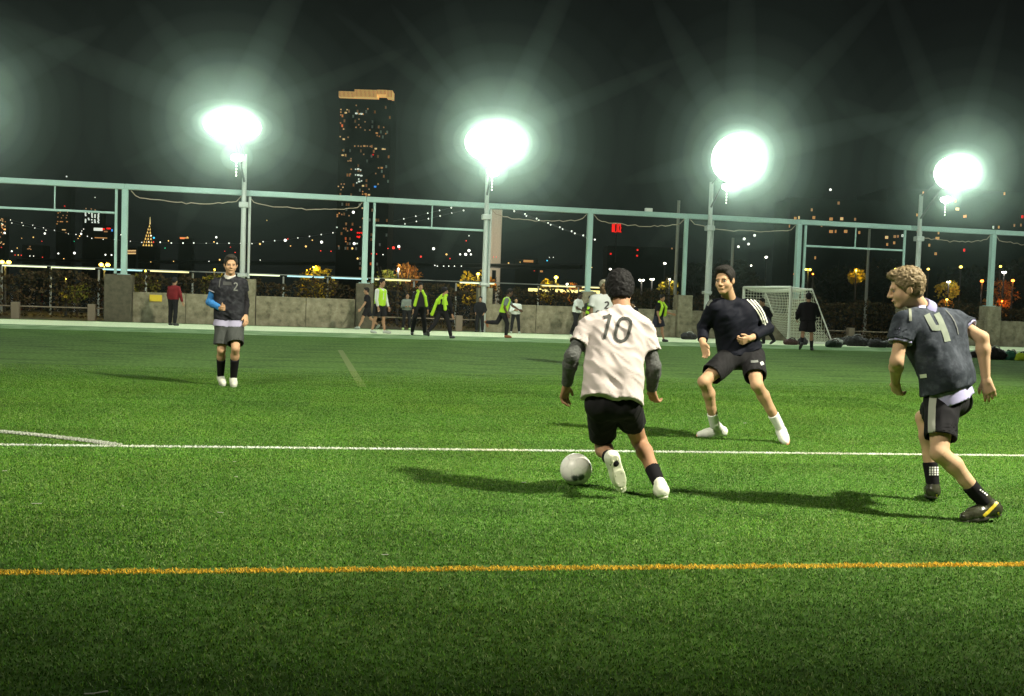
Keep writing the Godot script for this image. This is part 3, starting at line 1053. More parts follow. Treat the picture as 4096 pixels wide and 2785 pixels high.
	for l in [[Vector3(-22.553, 2.181, -44.185), 0.16, 1, true, "twin warm yellow street lamp at the left edge", 2.0],
			[Vector3(-18.486, 2.232, -44.975), 0.16, 1, true, "twin warm yellow street lamp left of the wide pillar", 3.0],
			[Vector3(-9.211, 2.458, -45.759), 0.07, 1, false, "small lamp right above the bright yellow tree", 3.0],
			[Vector3(-5.302, 2.504, -45.500), 0.07, 0, false, "small lamp beside the orange tree", 2.2],
			[Vector3(-1.695, 2.430, -46.405), 0.12, 1, false, "lamp beside the golden tree at the double fence post", 2.6],
			[Vector3(2.007, 2.433, -48.144), 0.15, 1, false, "bright yellow lamp above the orange yellow tree", 2.6],
			[Vector3(2.501, 2.117, -47.221), 0.08, 0, false, "small white lamp right of the bright yellow lamp", 0.8],
			[Vector3(5.823, 3.356, -60.906), 0.11, 0, false, "slim white street lamp above number ten's hair", 0.0],
			[Vector3(10.812, 4.279, -72.063), 0.16, 0, false, "white street lamp left of the thin steel post", 0.0],
			[Vector3(7.008, 2.611, -55.024), 0.10, 0, true, "white twin lamp right of number ten's head", 0.8],
			[Vector3(7.605, 2.683, -55.140), 0.08, 0, true, "white twin lamp nearest the person in the open lime bib", 0.6],
			[Vector3(6.039, 1.114, -49.742), 0.14, 0, false, "low white lamp beside number ten's ear", 0.0],
			[Vector3(18.468, 5.050, -73.551), 0.16, 0, false, "white street lamp above the goal's left corner", 0.0],
			[Vector3(16.333, 4.209, -69.062), 0.10, 0, false, "small white lamp above the goal's left post", 0.0],
			[Vector3(17.339, 3.670, -59.070), 0.12, 1, true, "warm twin lamp right of the goal's steel post", 1.2],
			[Vector3(18.302, 3.500, -61.294), 0.10, 2, false, "orange lamp beside the warm twin lamp", 0.0],
			[Vector3(17.102, 3.453, -61.061), 0.10, 2, false, "orange lamp left of the goal's steel post", 0.0],
			[Vector3(26.285, 4.305, -68.959), 0.15, 1, false, "warm lamp behind number four's curls", 0.0],
			[Vector3(28.729, 4.404, -69.434), 0.14, 1, false, "warm lamp right of number four's head", 0.0],
			[Vector3(31.198, 4.657, -69.913), 0.17, 1, false, "bright warm lamp high between number four and the right pillar", 0.0],
			[Vector3(30.787, 3.581, -65.759), 0.18, 2, false, "large orange lamp left of the rightmost steel post", 1.5],
			[Vector3(33.162, 4.700, -68.258), 0.13, 1, false, "warm lamp right of the rightmost steel post", 0.0],
			[Vector3(33.031, 3.695, -66.195), 0.17, 2, false, "orange lamp at the right edge", 2.0],
			[Vector3(31.248, 4.122, -63.811), 0.10, 0, true, "white twin lamp below the right warm lamp", 1.5],
			[Vector3(28.627, 3.450, -65.848), 0.08, 0, true, "small white lamps inside the yellow tree", 2.4],
			[Vector3(26.060, 2.200, -60.052), 0.10, 1, false, "low warm lamp above the orange bush", 1.6],
			[Vector3(29.725, 2.219, -60.764), 0.07, 2, false, "low red orange lamp behind the rightmost pillar", 1.4],
			[Vector3(22.318, 3.972, -65.335), 0.08, 1, false, "small warm lamp inside the narrow yellow tree", 2.4],
			[Vector3(8.510, 2.705, -54.705), 0.08, 0, false, "small lamp inside the yellow tree by the thin steel post", 1.2],
			[Vector3(-13.300, 2.171, -44.251), 0.05, 1, false, "small lamp in the olive tree", 0.9],
			[Vector3(-16.161, 1.998, -43.695), 0.05, 1, false, "small lamp in the yellow green tree", 0.9],
			[Vector3(-19.058, 1.544, -42.419), 0.05, 1, false, "small low lamp at the left hedge", 0.8]]:
		street_lamp(l[0], l[1], l[2], l[3], l[4], l[5])
	# dark trees on the right, lit only by the far lamps
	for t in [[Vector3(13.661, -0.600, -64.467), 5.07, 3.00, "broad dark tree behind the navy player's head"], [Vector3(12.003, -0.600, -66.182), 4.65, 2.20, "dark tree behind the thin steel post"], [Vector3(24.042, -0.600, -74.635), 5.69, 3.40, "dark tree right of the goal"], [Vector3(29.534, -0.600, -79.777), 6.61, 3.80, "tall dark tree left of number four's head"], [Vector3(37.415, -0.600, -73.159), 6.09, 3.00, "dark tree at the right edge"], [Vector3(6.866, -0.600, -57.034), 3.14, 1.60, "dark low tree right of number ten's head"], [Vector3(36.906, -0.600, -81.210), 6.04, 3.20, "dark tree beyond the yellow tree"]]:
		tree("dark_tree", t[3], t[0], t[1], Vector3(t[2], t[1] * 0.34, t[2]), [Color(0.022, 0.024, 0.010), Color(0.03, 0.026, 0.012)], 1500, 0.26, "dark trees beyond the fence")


func street_lamp(at: Vector3, size: float, warm: int, twin: bool, label: String, light: float) -> void:
	var col: Color = [Color(1.0, 0.98, 0.9), Color(1.0, 0.86, 0.35), Color(1.0, 0.55, 0.2)][warm]
	var t := thing("street_lamp", label, "street lamp", Vector3(at.x, 0, at.z), 0.0, "street lamps beyond the fence")
	var s := Shape.new()
	s.tube(Vector3(0, -0.3, 0), Vector3(0, at.y - 0.05, 0), 0.07, 0.045, 8)
	put("pole", s, M.dark_metal, t)
	for sx in ([-1.0, 1.0] if twin else [0.0]):
		s = Shape.new()
		s.ball(Vector3(sx * size * 0.95, at.y, 0), Vector3(size, size * 0.8, size) * 0.62, 10, 6)
		put("lamp", s, glow(col, 7.0), t)
	if light > 0.0:
		omni(at + Vector3(0, 0.0, size * 1.5), col, light, 0.1)


# ------------------------------------------------------------------ far city
func lit_block(called: String, label: String, category: String, at: Vector3, size: Vector3, turn := 0.0, group := "") -> Node3D:
	var t := thing(called, label, category, at, turn, group)
	var s := Shape.new()
	s.box(Vector3(0, size.y / 2, -size.z / 2), size)
	put("wall", s, M.dark_building, t)
	return t


func window(t: Node3D, x: float, y: float, w: float, hgt: float, m: Material, z := 0.15) -> void:
	var s := Shape.new()
	s.box(Vector3(x, y, z), Vector3(w, hgt, 0.3))
	put("window", s, m, t)


func make_skyline() -> void:
	var warm := glow(Color(1.0, 0.82, 0.55), 0.8)
	var amber := glow(Color(1.0, 0.72, 0.42), 0.5)
	var pale := glow(Color(0.95, 1.0, 0.92), 0.9)
	var dim := glow(Color(1.0, 0.75, 0.5), 0.3)
	var red := glow(Color(1.0, 0.12, 0.10), 1.4)
	var blue := glow(Color(0.25, 0.6, 1.0), 1.0)
	var W := [warm, amber, pale, dim, red, blue]
	# the tall tower with the lit crown
	var t := lit_block("residential_tower", "tall dark apartment tower with a glowing gold crown and scattered lit windows", "tower", Vector3(-107.804, -0.500, -700.000), Vector3(36.2, 137.5, 30.0))
	for w in [[-6.3, 132.9, 0.8, 0.8, 3], [-16.9, 129.7, 0.8, 0.8, 0], [-12.6, 129.7, 0.8, 0.8, 0], [-13.5, 127.6, 1.5, 1.0, 0], [-16.9, 127.9, 0.8, 0.8, 1], [-16.9, 126.0, 0.8, 0.8, 3], [1.8, 130.8, 0.8, 0.8, 1], [-6.1, 127.4, 1.5, 1.0, 2], [-4.1, 127.1, 0.8, 0.8, 0], [-2.5, 127.2, 1.5, 1.0, 2], [-1.4, 127.0, 0.8, 0.8, 1], [-4.2, 123.5, 0.8, 0.8, 3], [0.1, 121.8, 0.8, 0.8, 3], [-16.9, 120.4, 0.8, 0.8, 1], [-14.7, 116.3, 0.8, 0.8, 0], [-6.1, 117.8, 0.8, 0.8, 1], [-2.9, 117.8, 0.8, 0.8, 3], [-4.2, 119.6, 0.8, 0.8, 3], [0.2, 116.1, 0.8, 0.8, 3], [3.6, 116.2, 0.8, 0.8, 3], [13.2, 118.4, 0.8, 0.8, 1], [8.5, 114.3, 1.5, 1.0, 1], [14.8, 114.1, 0.8, 0.8, 1], [10.4, 112.1, 0.8, 0.8, 1], [8.8, 112.6, 0.8, 0.8, 3], [-16.9, 111.0, 0.8, 0.8, 0], [-14.4, 109.3, 1.5, 1.0, 0], [-11.4, 110.7, 0.8, 0.8, 3], [-6.6, 104.8, 0.8, 0.8, 1], [-4.1, 104.9, 0.8, 0.8, 3], [-2.2, 104.8, 0.8, 0.8, 3], [0.1, 105.1, 1.5, 1.0, 1], [2.1, 105.1, 0.8, 0.8, 3], [4.2, 105.0, 0.8, 0.8, 3], [8.1, 103.5, 1.5, 1.0, 0], [13.1, 103.4, 1.5, 1.0, 0], [14.5, 103.4, 0.8, 0.8, 0], [-14.8, 101.7, 0.8, 0.8, 1], [-14.9, 98.2, 1.5, 1.0, 0], [-12.9, 98.5, 0.8, 0.8, 0], [-0.2, 99.3, 0.8, 0.8, 3], [6.4, 99.3, 0.8, 0.8, 4], [-9.0, 96.0, 0.8, 0.8, 3], [-9.3, 94.6, 1.5, 1.0, 3], [-11.0, 94.3, 0.8, 0.8, 3], [-8.6, 88.7, 0.8, 0.8, 1], [-9.1, 85.4, 0.8, 0.8, 1], [-5.6, 88.8, 0.8, 0.8, 2], [-3.8, 89.0, 1.5, 1.0, 2], [-2.0, 88.4, 0.8, 0.8, 2], [10.4, 90.3, 0.8, 0.8, 1], [12.6, 90.4, 1.5, 1.0, 1], [8.6, 86.3, 0.8, 0.8, 3], [-3.5, 84.8, 1.5, 1.0, 2], [-1.5, 84.5, 1.5, 1.0, 2], [-5.5, 84.9, 0.8, 0.8, 2], [-3.2, 82.1, 0.8, 0.8, 2], [-2.9, 80.4, 1.5, 1.0, 2], [-1.2, 80.9, 0.8, 0.8, 2], [-4.5, 79.4, 0.8, 0.8, 2], [-15.3, 78.2, 0.8, 0.8, 3], [-13.3, 78.3, 0.8, 0.8, 3], [-17.3, 76.5, 0.8, 0.8, 0], [-14.1, 76.0, 0.8, 0.8, 0], [-15.4, 74.3, 0.8, 0.8, 3], [-0.1, 77.5, 1.5, 1.0, 0], [8.4, 77.2, 1.5, 1.0, 5], [10.4, 79.1, 0.8, 0.8, 1], [4.2, 75.3, 0.8, 0.8, 3], [-0.2, 73.5, 0.8, 0.8, 1], [1.9, 71.9, 1.5, 1.0, 1], [4.2, 71.4, 1.5, 1.0, 0], [-0.2, 71.7, 0.8, 0.8, 1], [-17.5, 56.8, 0.9, 0.9, 1], [-17.5, 55.6, 0.9, 0.9, 1], [-16.2, 57.9, 0.9, 0.9, 1], [-17.6, 48.0, 0.9, 0.9, 2], [-14.4, 57.1, 0.9, 0.9, 3], [-11.1, 38.3, 0.9, 0.9, 1], [-10.1, 45.8, 0.9, 0.9, 3], [-3.0, 44.7, 0.9, 0.9, 4], [-1.7, 44.7, 0.9, 0.9, 4], [-3.1, 42.0, 0.9, 0.9, 4], [-1.6, 42.1, 0.9, 0.9, 4], [-0.3, 44.8, 0.9, 0.9, 4], [-2.0, 41.6, 0.9, 0.9, 4], [0.3, 54.9, 0.9, 0.9, 1], [-0.1, 62.0, 0.9, 0.9, 0], [-11.1, 51.0, 0.9, 0.9, 3], [-9.3, 56.4, 0.9, 0.9, 3], [-1.3, 48.7, 0.9, 0.9, 3], [-12.8, 47.4, 0.9, 0.9, 3], [-16.0, 35.0, 0.9, 0.9, 3], [-3.2, 37.2, 0.9, 0.9, 2]]:
		window(t, w[0], w[1], w[2], w[3], W[w[4]])
	var faint := [glow(Color(1.0, 0.75, 0.5), 0.06), glow(Color(0.9, 0.95, 0.9), 0.045), glow(Color(1.0, 0.7, 0.4), 0.12)]
	for i in 90:
		window(t, (rng.randi_range(-11, 11) + 0.5) * 1.5, 20.0 + rng.randi_range(0, 33) * 3.4, 1.1, 1.9, faint[rng.randi() % 3], 0.05)
	var crown := glow(Color(1.0, 0.80, 0.48), 0.55)
	for c in [[-13.2, 140.4, 11.0, 4.0, 0.0], [0.0, 141.4, 15.5, 5.1, 0.1], [11.1, 142.7, 6.6, 3.1, 0.0], [16.5, 141.7, 4.0, 4.8, 0.1]]:
		var s := Shape.new()
		s.box(Vector3(c[0], c[1], -6.0 + c[4]), Vector3(c[2], c[3], 12.0 + c[4]))
		var cr := put("crown_screen", s, crown, t)
		var n := int(c[2] / 0.9)
		for k in n:
			s = Shape.new()
			s.box(Vector3(c[0] - c[2] / 2 + (k + 0.5) * c[2] / n, c[1], 0.12 + c[4] * 1.5), Vector3(0.28, c[3] - 0.3, 0.2))
			put("fin", s, M.dark_building, cr)
	# stepped spire with lit tiers
	t = lit_block("spire_tower", "distant stepped tower whose tapering spire is outlined in warm white lights", "tower", Vector3(-738.063, -0.500, -2000.000), Vector3(32, 82.8, 32))
	var base: float = 82.8
	for k in 7:
		var w := 22.0 - k * 2.8
		var y := base + k * 6.4
		var s := Shape.new()
		s.box(Vector3(0, y + 3.2, -16), Vector3(w, 6.4, w))
		var tier := put("spire_tier", s, M.dark_building, t)
		var n := maxi(1, 4 - int(k * 0.55))
		for j in n:
			var x := (j - (n - 1) / 2.0) * w / n
			var f := Shape.new()
			var p := Vector3(x, y + 1, -16 + w / 2 + 0.4)
			f.face([p + Vector3(-w / n * 0.34, 0, 0), p + Vector3(w / n * 0.34, 0, 0), p + Vector3(0, 4.8, 0)], Vector3(0, 0, 1))
			f.face([p + Vector3(-w / n * 0.34, 0, -0.6), p + Vector3(w / n * 0.34, 0, -0.6), p + Vector3(0, 4.8, -0.6)], Vector3(0, 0, -1))
			put("window", f, glow(Color(1.0, 0.82, 0.45), 1.1), tier)
	var sn := Shape.new()
	sn.tube(Vector3(0, base + 44, -16), Vector3(0, base + 60, -16), 1.3, 0.3, 8)
	put("spire_needle_light", sn, glow(Color(1.0, 0.9, 0.6), 0.8), t)
	# other blocks across the water: [position, width, height, label, windows]
	for b in [[Vector3(-882.760, -0.500, -1950.000), 29.3, 201.1, "tall dark distant tower with a mast light and a few amber floors, far left", [[-11.1, 123.2, 2.3, 1.9, 1], [-4.0, 123.2, 6.2, 1.9, 1], [7.0, 123.5, 3.1, 1.9, 1], [-12.6, 118.5, 2.3, 1.9, 1], [0.9, 107.5, 7.0, 1.9, 0], [4.9, 102.1, 3.1, 1.9, 3], [5.3, 130.8, 1.9, 1.9, 3], [-4.1, 130.5, 1.6, 1.9, 3], [-11.2, 131.8, 1.9, 1.9, 3], [7.6, 141.9, 1.6, 1.9, 3], [-10.5, 139.7, 1.9, 1.9, 1], [1.9, 153.4, 1.9, 1.9, 4], [-1.0, 135.3, 1.9, 1.9, 3], [6.8, 135.6, 1.9, 1.9, 3], [-6.6, 141.4, 1.6, 1.9, 3], [4.3, 146.5, 1.6, 1.9, 4]], 0],
			[Vector3(-818.651, -0.500, -1930.000), 35.9, 148.6, "distant office block with five white lit columns of windows", [[-12.8, 140.1, 2.7, 2.2, 2], [-12.7, 137.6, 2.7, 2.2, 2], [-12.3, 135.1, 2.7, 2.2, 2], [-12.5, 127.7, 2.7, 2.2, 2], [-12.4, 125.2, 2.7, 2.2, 2], [-12.6, 122.7, 2.7, 2.2, 2], [-5.9, 140.0, 2.7, 2.2, 2], [-6.8, 130.1, 2.7, 2.2, 2], [-6.1, 127.6, 2.7, 2.2, 2], [-0.2, 139.9, 2.7, 2.2, 2], [-0.3, 137.4, 2.7, 2.2, 2], [-0.3, 134.9, 2.7, 2.2, 2], [0.4, 132.5, 2.7, 2.2, 2], [-0.5, 127.5, 2.7, 2.2, 2], [0.5, 122.6, 2.7, 2.2, 2], [5.8, 137.3, 2.7, 2.2, 2], [5.8, 134.8, 2.7, 2.2, 2], [5.7, 132.4, 2.7, 2.2, 2], [5.3, 127.4, 2.7, 2.2, 2], [5.7, 124.9, 2.7, 2.2, 2], [6.1, 122.5, 2.7, 2.2, 2], [12.9, 139.7, 2.7, 2.2, 2], [12.0, 137.2, 2.7, 2.2, 2], [12.4, 134.8, 2.7, 2.2, 2], [12.0, 132.3, 2.7, 2.2, 2], [12.0, 129.8, 2.7, 2.2, 2], [12.9, 127.3, 2.7, 2.2, 2], [11.6, 124.8, 2.7, 2.2, 2], [12.7, 122.4, 2.7, 2.2, 2], [-11.9, 148.6, 2.1, 2.1, 3], [-1.7, 148.2, 2.1, 2.1, 3], [5.8, 146.9, 2.1, 2.1, 3]], 0],
			[Vector3(-781.263, -0.500, -1880.000), 39.9, 114.0, "low distant building with a bright pinkish white sign and red marks", [[-4.4, 106.8, 16.6, 5.4, 2], [5.4, 107.5, 5.0, 2.5, 4], [15.3, 109.0, 7.5, 2.5, 4], [21.8, 105.8, 2.5, 4.2, 5], [1.1, 91.0, 23.3, 1.7, 1], [10.0, 103.1, 6.7, 2.5, 3]], 0],
			[Vector3(-981.101, -0.500, -1900.000), 22.7, 125.3, "distant building full of yellow lit windows at the left edge", [[6.7, 110.3, 1.8, 1.8, 1], [10.0, 107.8, 1.8, 1.8, 0], [1.2, 87.1, 1.8, 1.8, 1], [8.3, 74.2, 1.8, 1.8, 0], [3.8, 106.0, 1.8, 1.8, 0], [8.4, 101.7, 1.8, 1.8, 0], [3.5, 112.5, 1.8, 1.8, 2], [3.5, 109.6, 1.8, 1.8, 0], [3.8, 121.6, 1.8, 1.8, 0], [5.2, 103.9, 1.8, 1.8, 1], [10.7, 93.8, 1.8, 1.8, 2], [10.5, 101.1, 1.8, 1.8, 0], [1.6, 118.9, 1.8, 1.8, 0], [6.9, 73.6, 1.8, 1.8, 0], [6.2, 93.0, 1.8, 1.8, 1], [10.5, 116.2, 1.8, 1.8, 1], [8.4, 101.8, 1.8, 1.8, 0], [5.4, 110.1, 1.8, 1.8, 2], [5.5, 111.2, 1.8, 1.8, 2], [3.4, 77.6, 1.8, 1.8, 0], [5.5, 120.6, 1.8, 1.8, 1], [3.2, 95.8, 1.8, 1.8, 0], [4.8, 109.1, 1.8, 1.8, 1], [1.4, 75.6, 1.8, 1.8, 0], [10.6, 102.2, 1.8, 1.8, 0], [5.5, 117.5, 1.8, 1.8, 0]], 0],
			[Vector3(-365.569, -0.500, -950.000), 9.2, 38.7, "low waterfront building with two rows of warm windows right of the first steel post", [[-3.5, 35.5, 1.1, 1.3, 0], [-3.5, 33.0, 1.1, 1.3, 0], [-2.2, 35.5, 1.1, 1.3, 0], [-2.2, 33.1, 1.1, 1.3, 0], [-0.9, 35.6, 1.1, 1.3, 0], [-0.9, 33.1, 1.1, 1.3, 0], [0.4, 35.6, 1.1, 1.3, 0], [0.4, 33.2, 1.1, 1.3, 0], [1.7, 35.7, 1.1, 1.3, 0], [1.7, 33.2, 1.1, 1.3, 0], [3.0, 35.7, 1.1, 1.3, 0], [3.0, 33.3, 1.1, 1.3, 0], [4.3, 35.8, 1.1, 1.3, 0], [4.3, 33.3, 1.1, 1.3, 0]], 0],
			[Vector3(-661.025, -0.500, -2000.000), 27.4, 102.5, "low distant building with one glowing yellow green floor", [[-2.2, 102.3, 17.7, 2.8, 1], [-6.0, 100.9, 8.8, 2.7, 3]], 0],
			[Vector3(13.107, -0.500, -1100.000), 25.3, 46.9, "low building with a reddish lit band right of the bridge tower", [[1.6, 44.6, 10.7, 2.4, 1], [16.4, 33.9, 2.9, 1.9, 1]], 0],
			[Vector3(-917.299, -0.500, -1900.000), 42.0, 74.1, "dim low building on the far shore at the left", [[-6.0, 70.9, 2.9, 1.8, 3], [-6.8, 67.1, 2.9, 1.8, 3], [-4.4, 65.6, 2.9, 1.8, 3], [-9.8, 66.2, 2.9, 1.8, 3]], 0],
			[Vector3(105.804, -0.500, -330.000), 31.7, 38.5, "dark apartment block with scattered orange windows above the goal", [[-14.0, 31.7, 0.7, 0.9, 1], [-12.8, 32.0, 0.4, 0.9, 0], [-7.9, 32.2, 0.8, 0.9, 1], [-2.2, 31.9, 1.0, 0.9, 1], [1.3, 32.1, 0.9, 0.9, 0], [-8.7, 34.7, 0.5, 0.9, 3], [0.0, 37.2, 0.6, 0.9, 3], [5.7, 32.1, 0.5, 0.9, 3], [-2.0, 27.8, 1.1, 0.9, 1], [-0.5, 27.9, 0.4, 0.9, 1], [2.8, 28.0, 1.0, 0.9, 1], [7.3, 27.8, 0.5, 0.9, 1], [-6.8, 19.0, 0.4, 0.9, 1], [16.4, 26.5, 0.9, 0.9, 0], [16.7, 24.2, 0.5, 0.9, 1], [16.9, 16.8, 0.4, 0.9, 3], [14.1, 16.7, 0.4, 0.9, 1], [-5.2, 29.7, 0.4, 0.9, 3], [-15.8, 29.1, 0.3, 0.9, 3]], 1],
			[Vector3(155.755, -0.500, -350.000), 53.3, 45.3, "dark apartment block with scattered warm windows above number four", [[-23.4, 26.2, 0.6, 0.9, 1], [-23.3, 28.4, 0.8, 0.9, 3], [-22.2, 28.5, 0.4, 0.9, 3], [-20.6, 28.8, 0.7, 0.9, 2], [-8.4, 28.3, 1.2, 0.9, 1], [-11.1, 25.8, 0.5, 0.9, 1], [-8.7, 22.9, 0.7, 0.9, 1], [-2.0, 38.7, 1.1, 0.9, 0], [0.5, 36.2, 0.5, 0.9, 1], [1.1, 36.3, 0.4, 0.9, 1], [-16.0, 36.2, 0.4, 0.9, 1], [10.9, 32.8, 0.4, 0.9, 2], [12.8, 32.9, 0.4, 0.9, 1], [-2.8, 41.4, 0.4, 0.9, 1], [-8.1, 30.2, 0.4, 0.9, 1], [18.2, 33.7, 0.4, 0.9, 3], [20.5, 33.9, 0.4, 0.9, 3], [20.8, 36.8, 0.5, 0.9, 4], [-14.2, 43.9, 0.4, 0.9, 3], [1.2, 24.5, 0.4, 0.9, 4], [14.1, 44.6, 0.4, 0.9, 1]], 1],
			[Vector3(55.510, -0.500, -420.000), 33.5, 25.9, "unlit dark mass of a building below the red sign", [[-4.2, 24.4, 0.6, 0.6, 4], [-4.3, 22.0, 0.6, 0.6, 4], [-15.4, 22.4, 0.6, 0.6, 4], [10.2, 25.5, 0.6, 0.6, 3]], 1]]:
		t = lit_block("waterfront_building" if b[5] == 0 else "apartment_building", b[3], "building", b[0], Vector3(b[1], b[2], b[1] * 0.6), 0.0, "dark buildings beyond the field")
		for w in b[4]:
			window(t, w[0], w[1], w[2], w[3], W[w[4]])
	# the red neon sign on its dark roof
	t = thing("red_sign", "glowing red neon sign of tall narrow letters high above the fence", "sign", Vector3(41.243, 32.143, -410.000))
	var lw: float = 4.17
	var s := Shape.new()
	s.box(Vector3(0, 0, -0.4), Vector3(lw * 1.1, lw * 0.98, 0.2))
	put("backing", s, mat(lin(0.05, 0.006, 0.006), 0.8), t)
	s = Shape.new()
	s.box(Vector3(0, -lw * 0.5 - 6.0, -0.6), Vector3(0.5, 12.0, 0.3))
	put("stand", s, M.dark_metal, t)
	for st in [[[-0.44, -0.42], [-0.44, 0.36]], [[-0.44, 0.36], [-0.36, -0.42]], [[-0.33, 0.38], [-0.33, -0.42]], [[-0.22, 0.38], [-0.22, -0.42]], [[-0.22, 0.38], [-0.05, 0.38]], [[-0.22, -0.42], [-0.05, -0.42]], [[0.02, 0.38], [0.02, -0.42]], [[0.14, 0.40], [0.14, -0.42]], [[0.14, -0.05], [0.26, 0.42]], [[0.14, -0.05], [0.27, -0.42]], [[0.35, 0.42], [0.35, -0.40]], [[0.35, 0.42], [0.46, 0.44]], [[0.35, -0.02], [0.44, 0.0]], [[0.35, -0.40], [0.46, -0.40]]]:
		s = Shape.new()
		s.tube(Vector3(st[0][0] * lw, st[0][1] * lw, 0), Vector3(st[1][0] * lw, st[1][1] * lw, 0), lw * 0.03, lw * 0.03, 6)
		put("neon_letter_stroke", s, red, t)
	# single lights of the far shore
	var lc := [glow(Color(1.0, 1.0, 0.95), 2.2), glow(Color(1.0, 0.8, 0.45), 2.0), glow(Color(1.0, 0.25, 0.2), 1.8), glow(Color(0.3, 0.8, 1.0), 1.6), glow(Color(0.2, 1.0, 0.7), 1.2)]
	var nm := ["white", "warm yellow", "red", "blue", "green"]
	var proto := []
	for r in 3:
		var b := Shape.new()
		b.ball(Vector3.ZERO, Vector3.ONE * [0.38, 0.62, 0.95][r], 8, 5)
		proto.append(b.mesh())
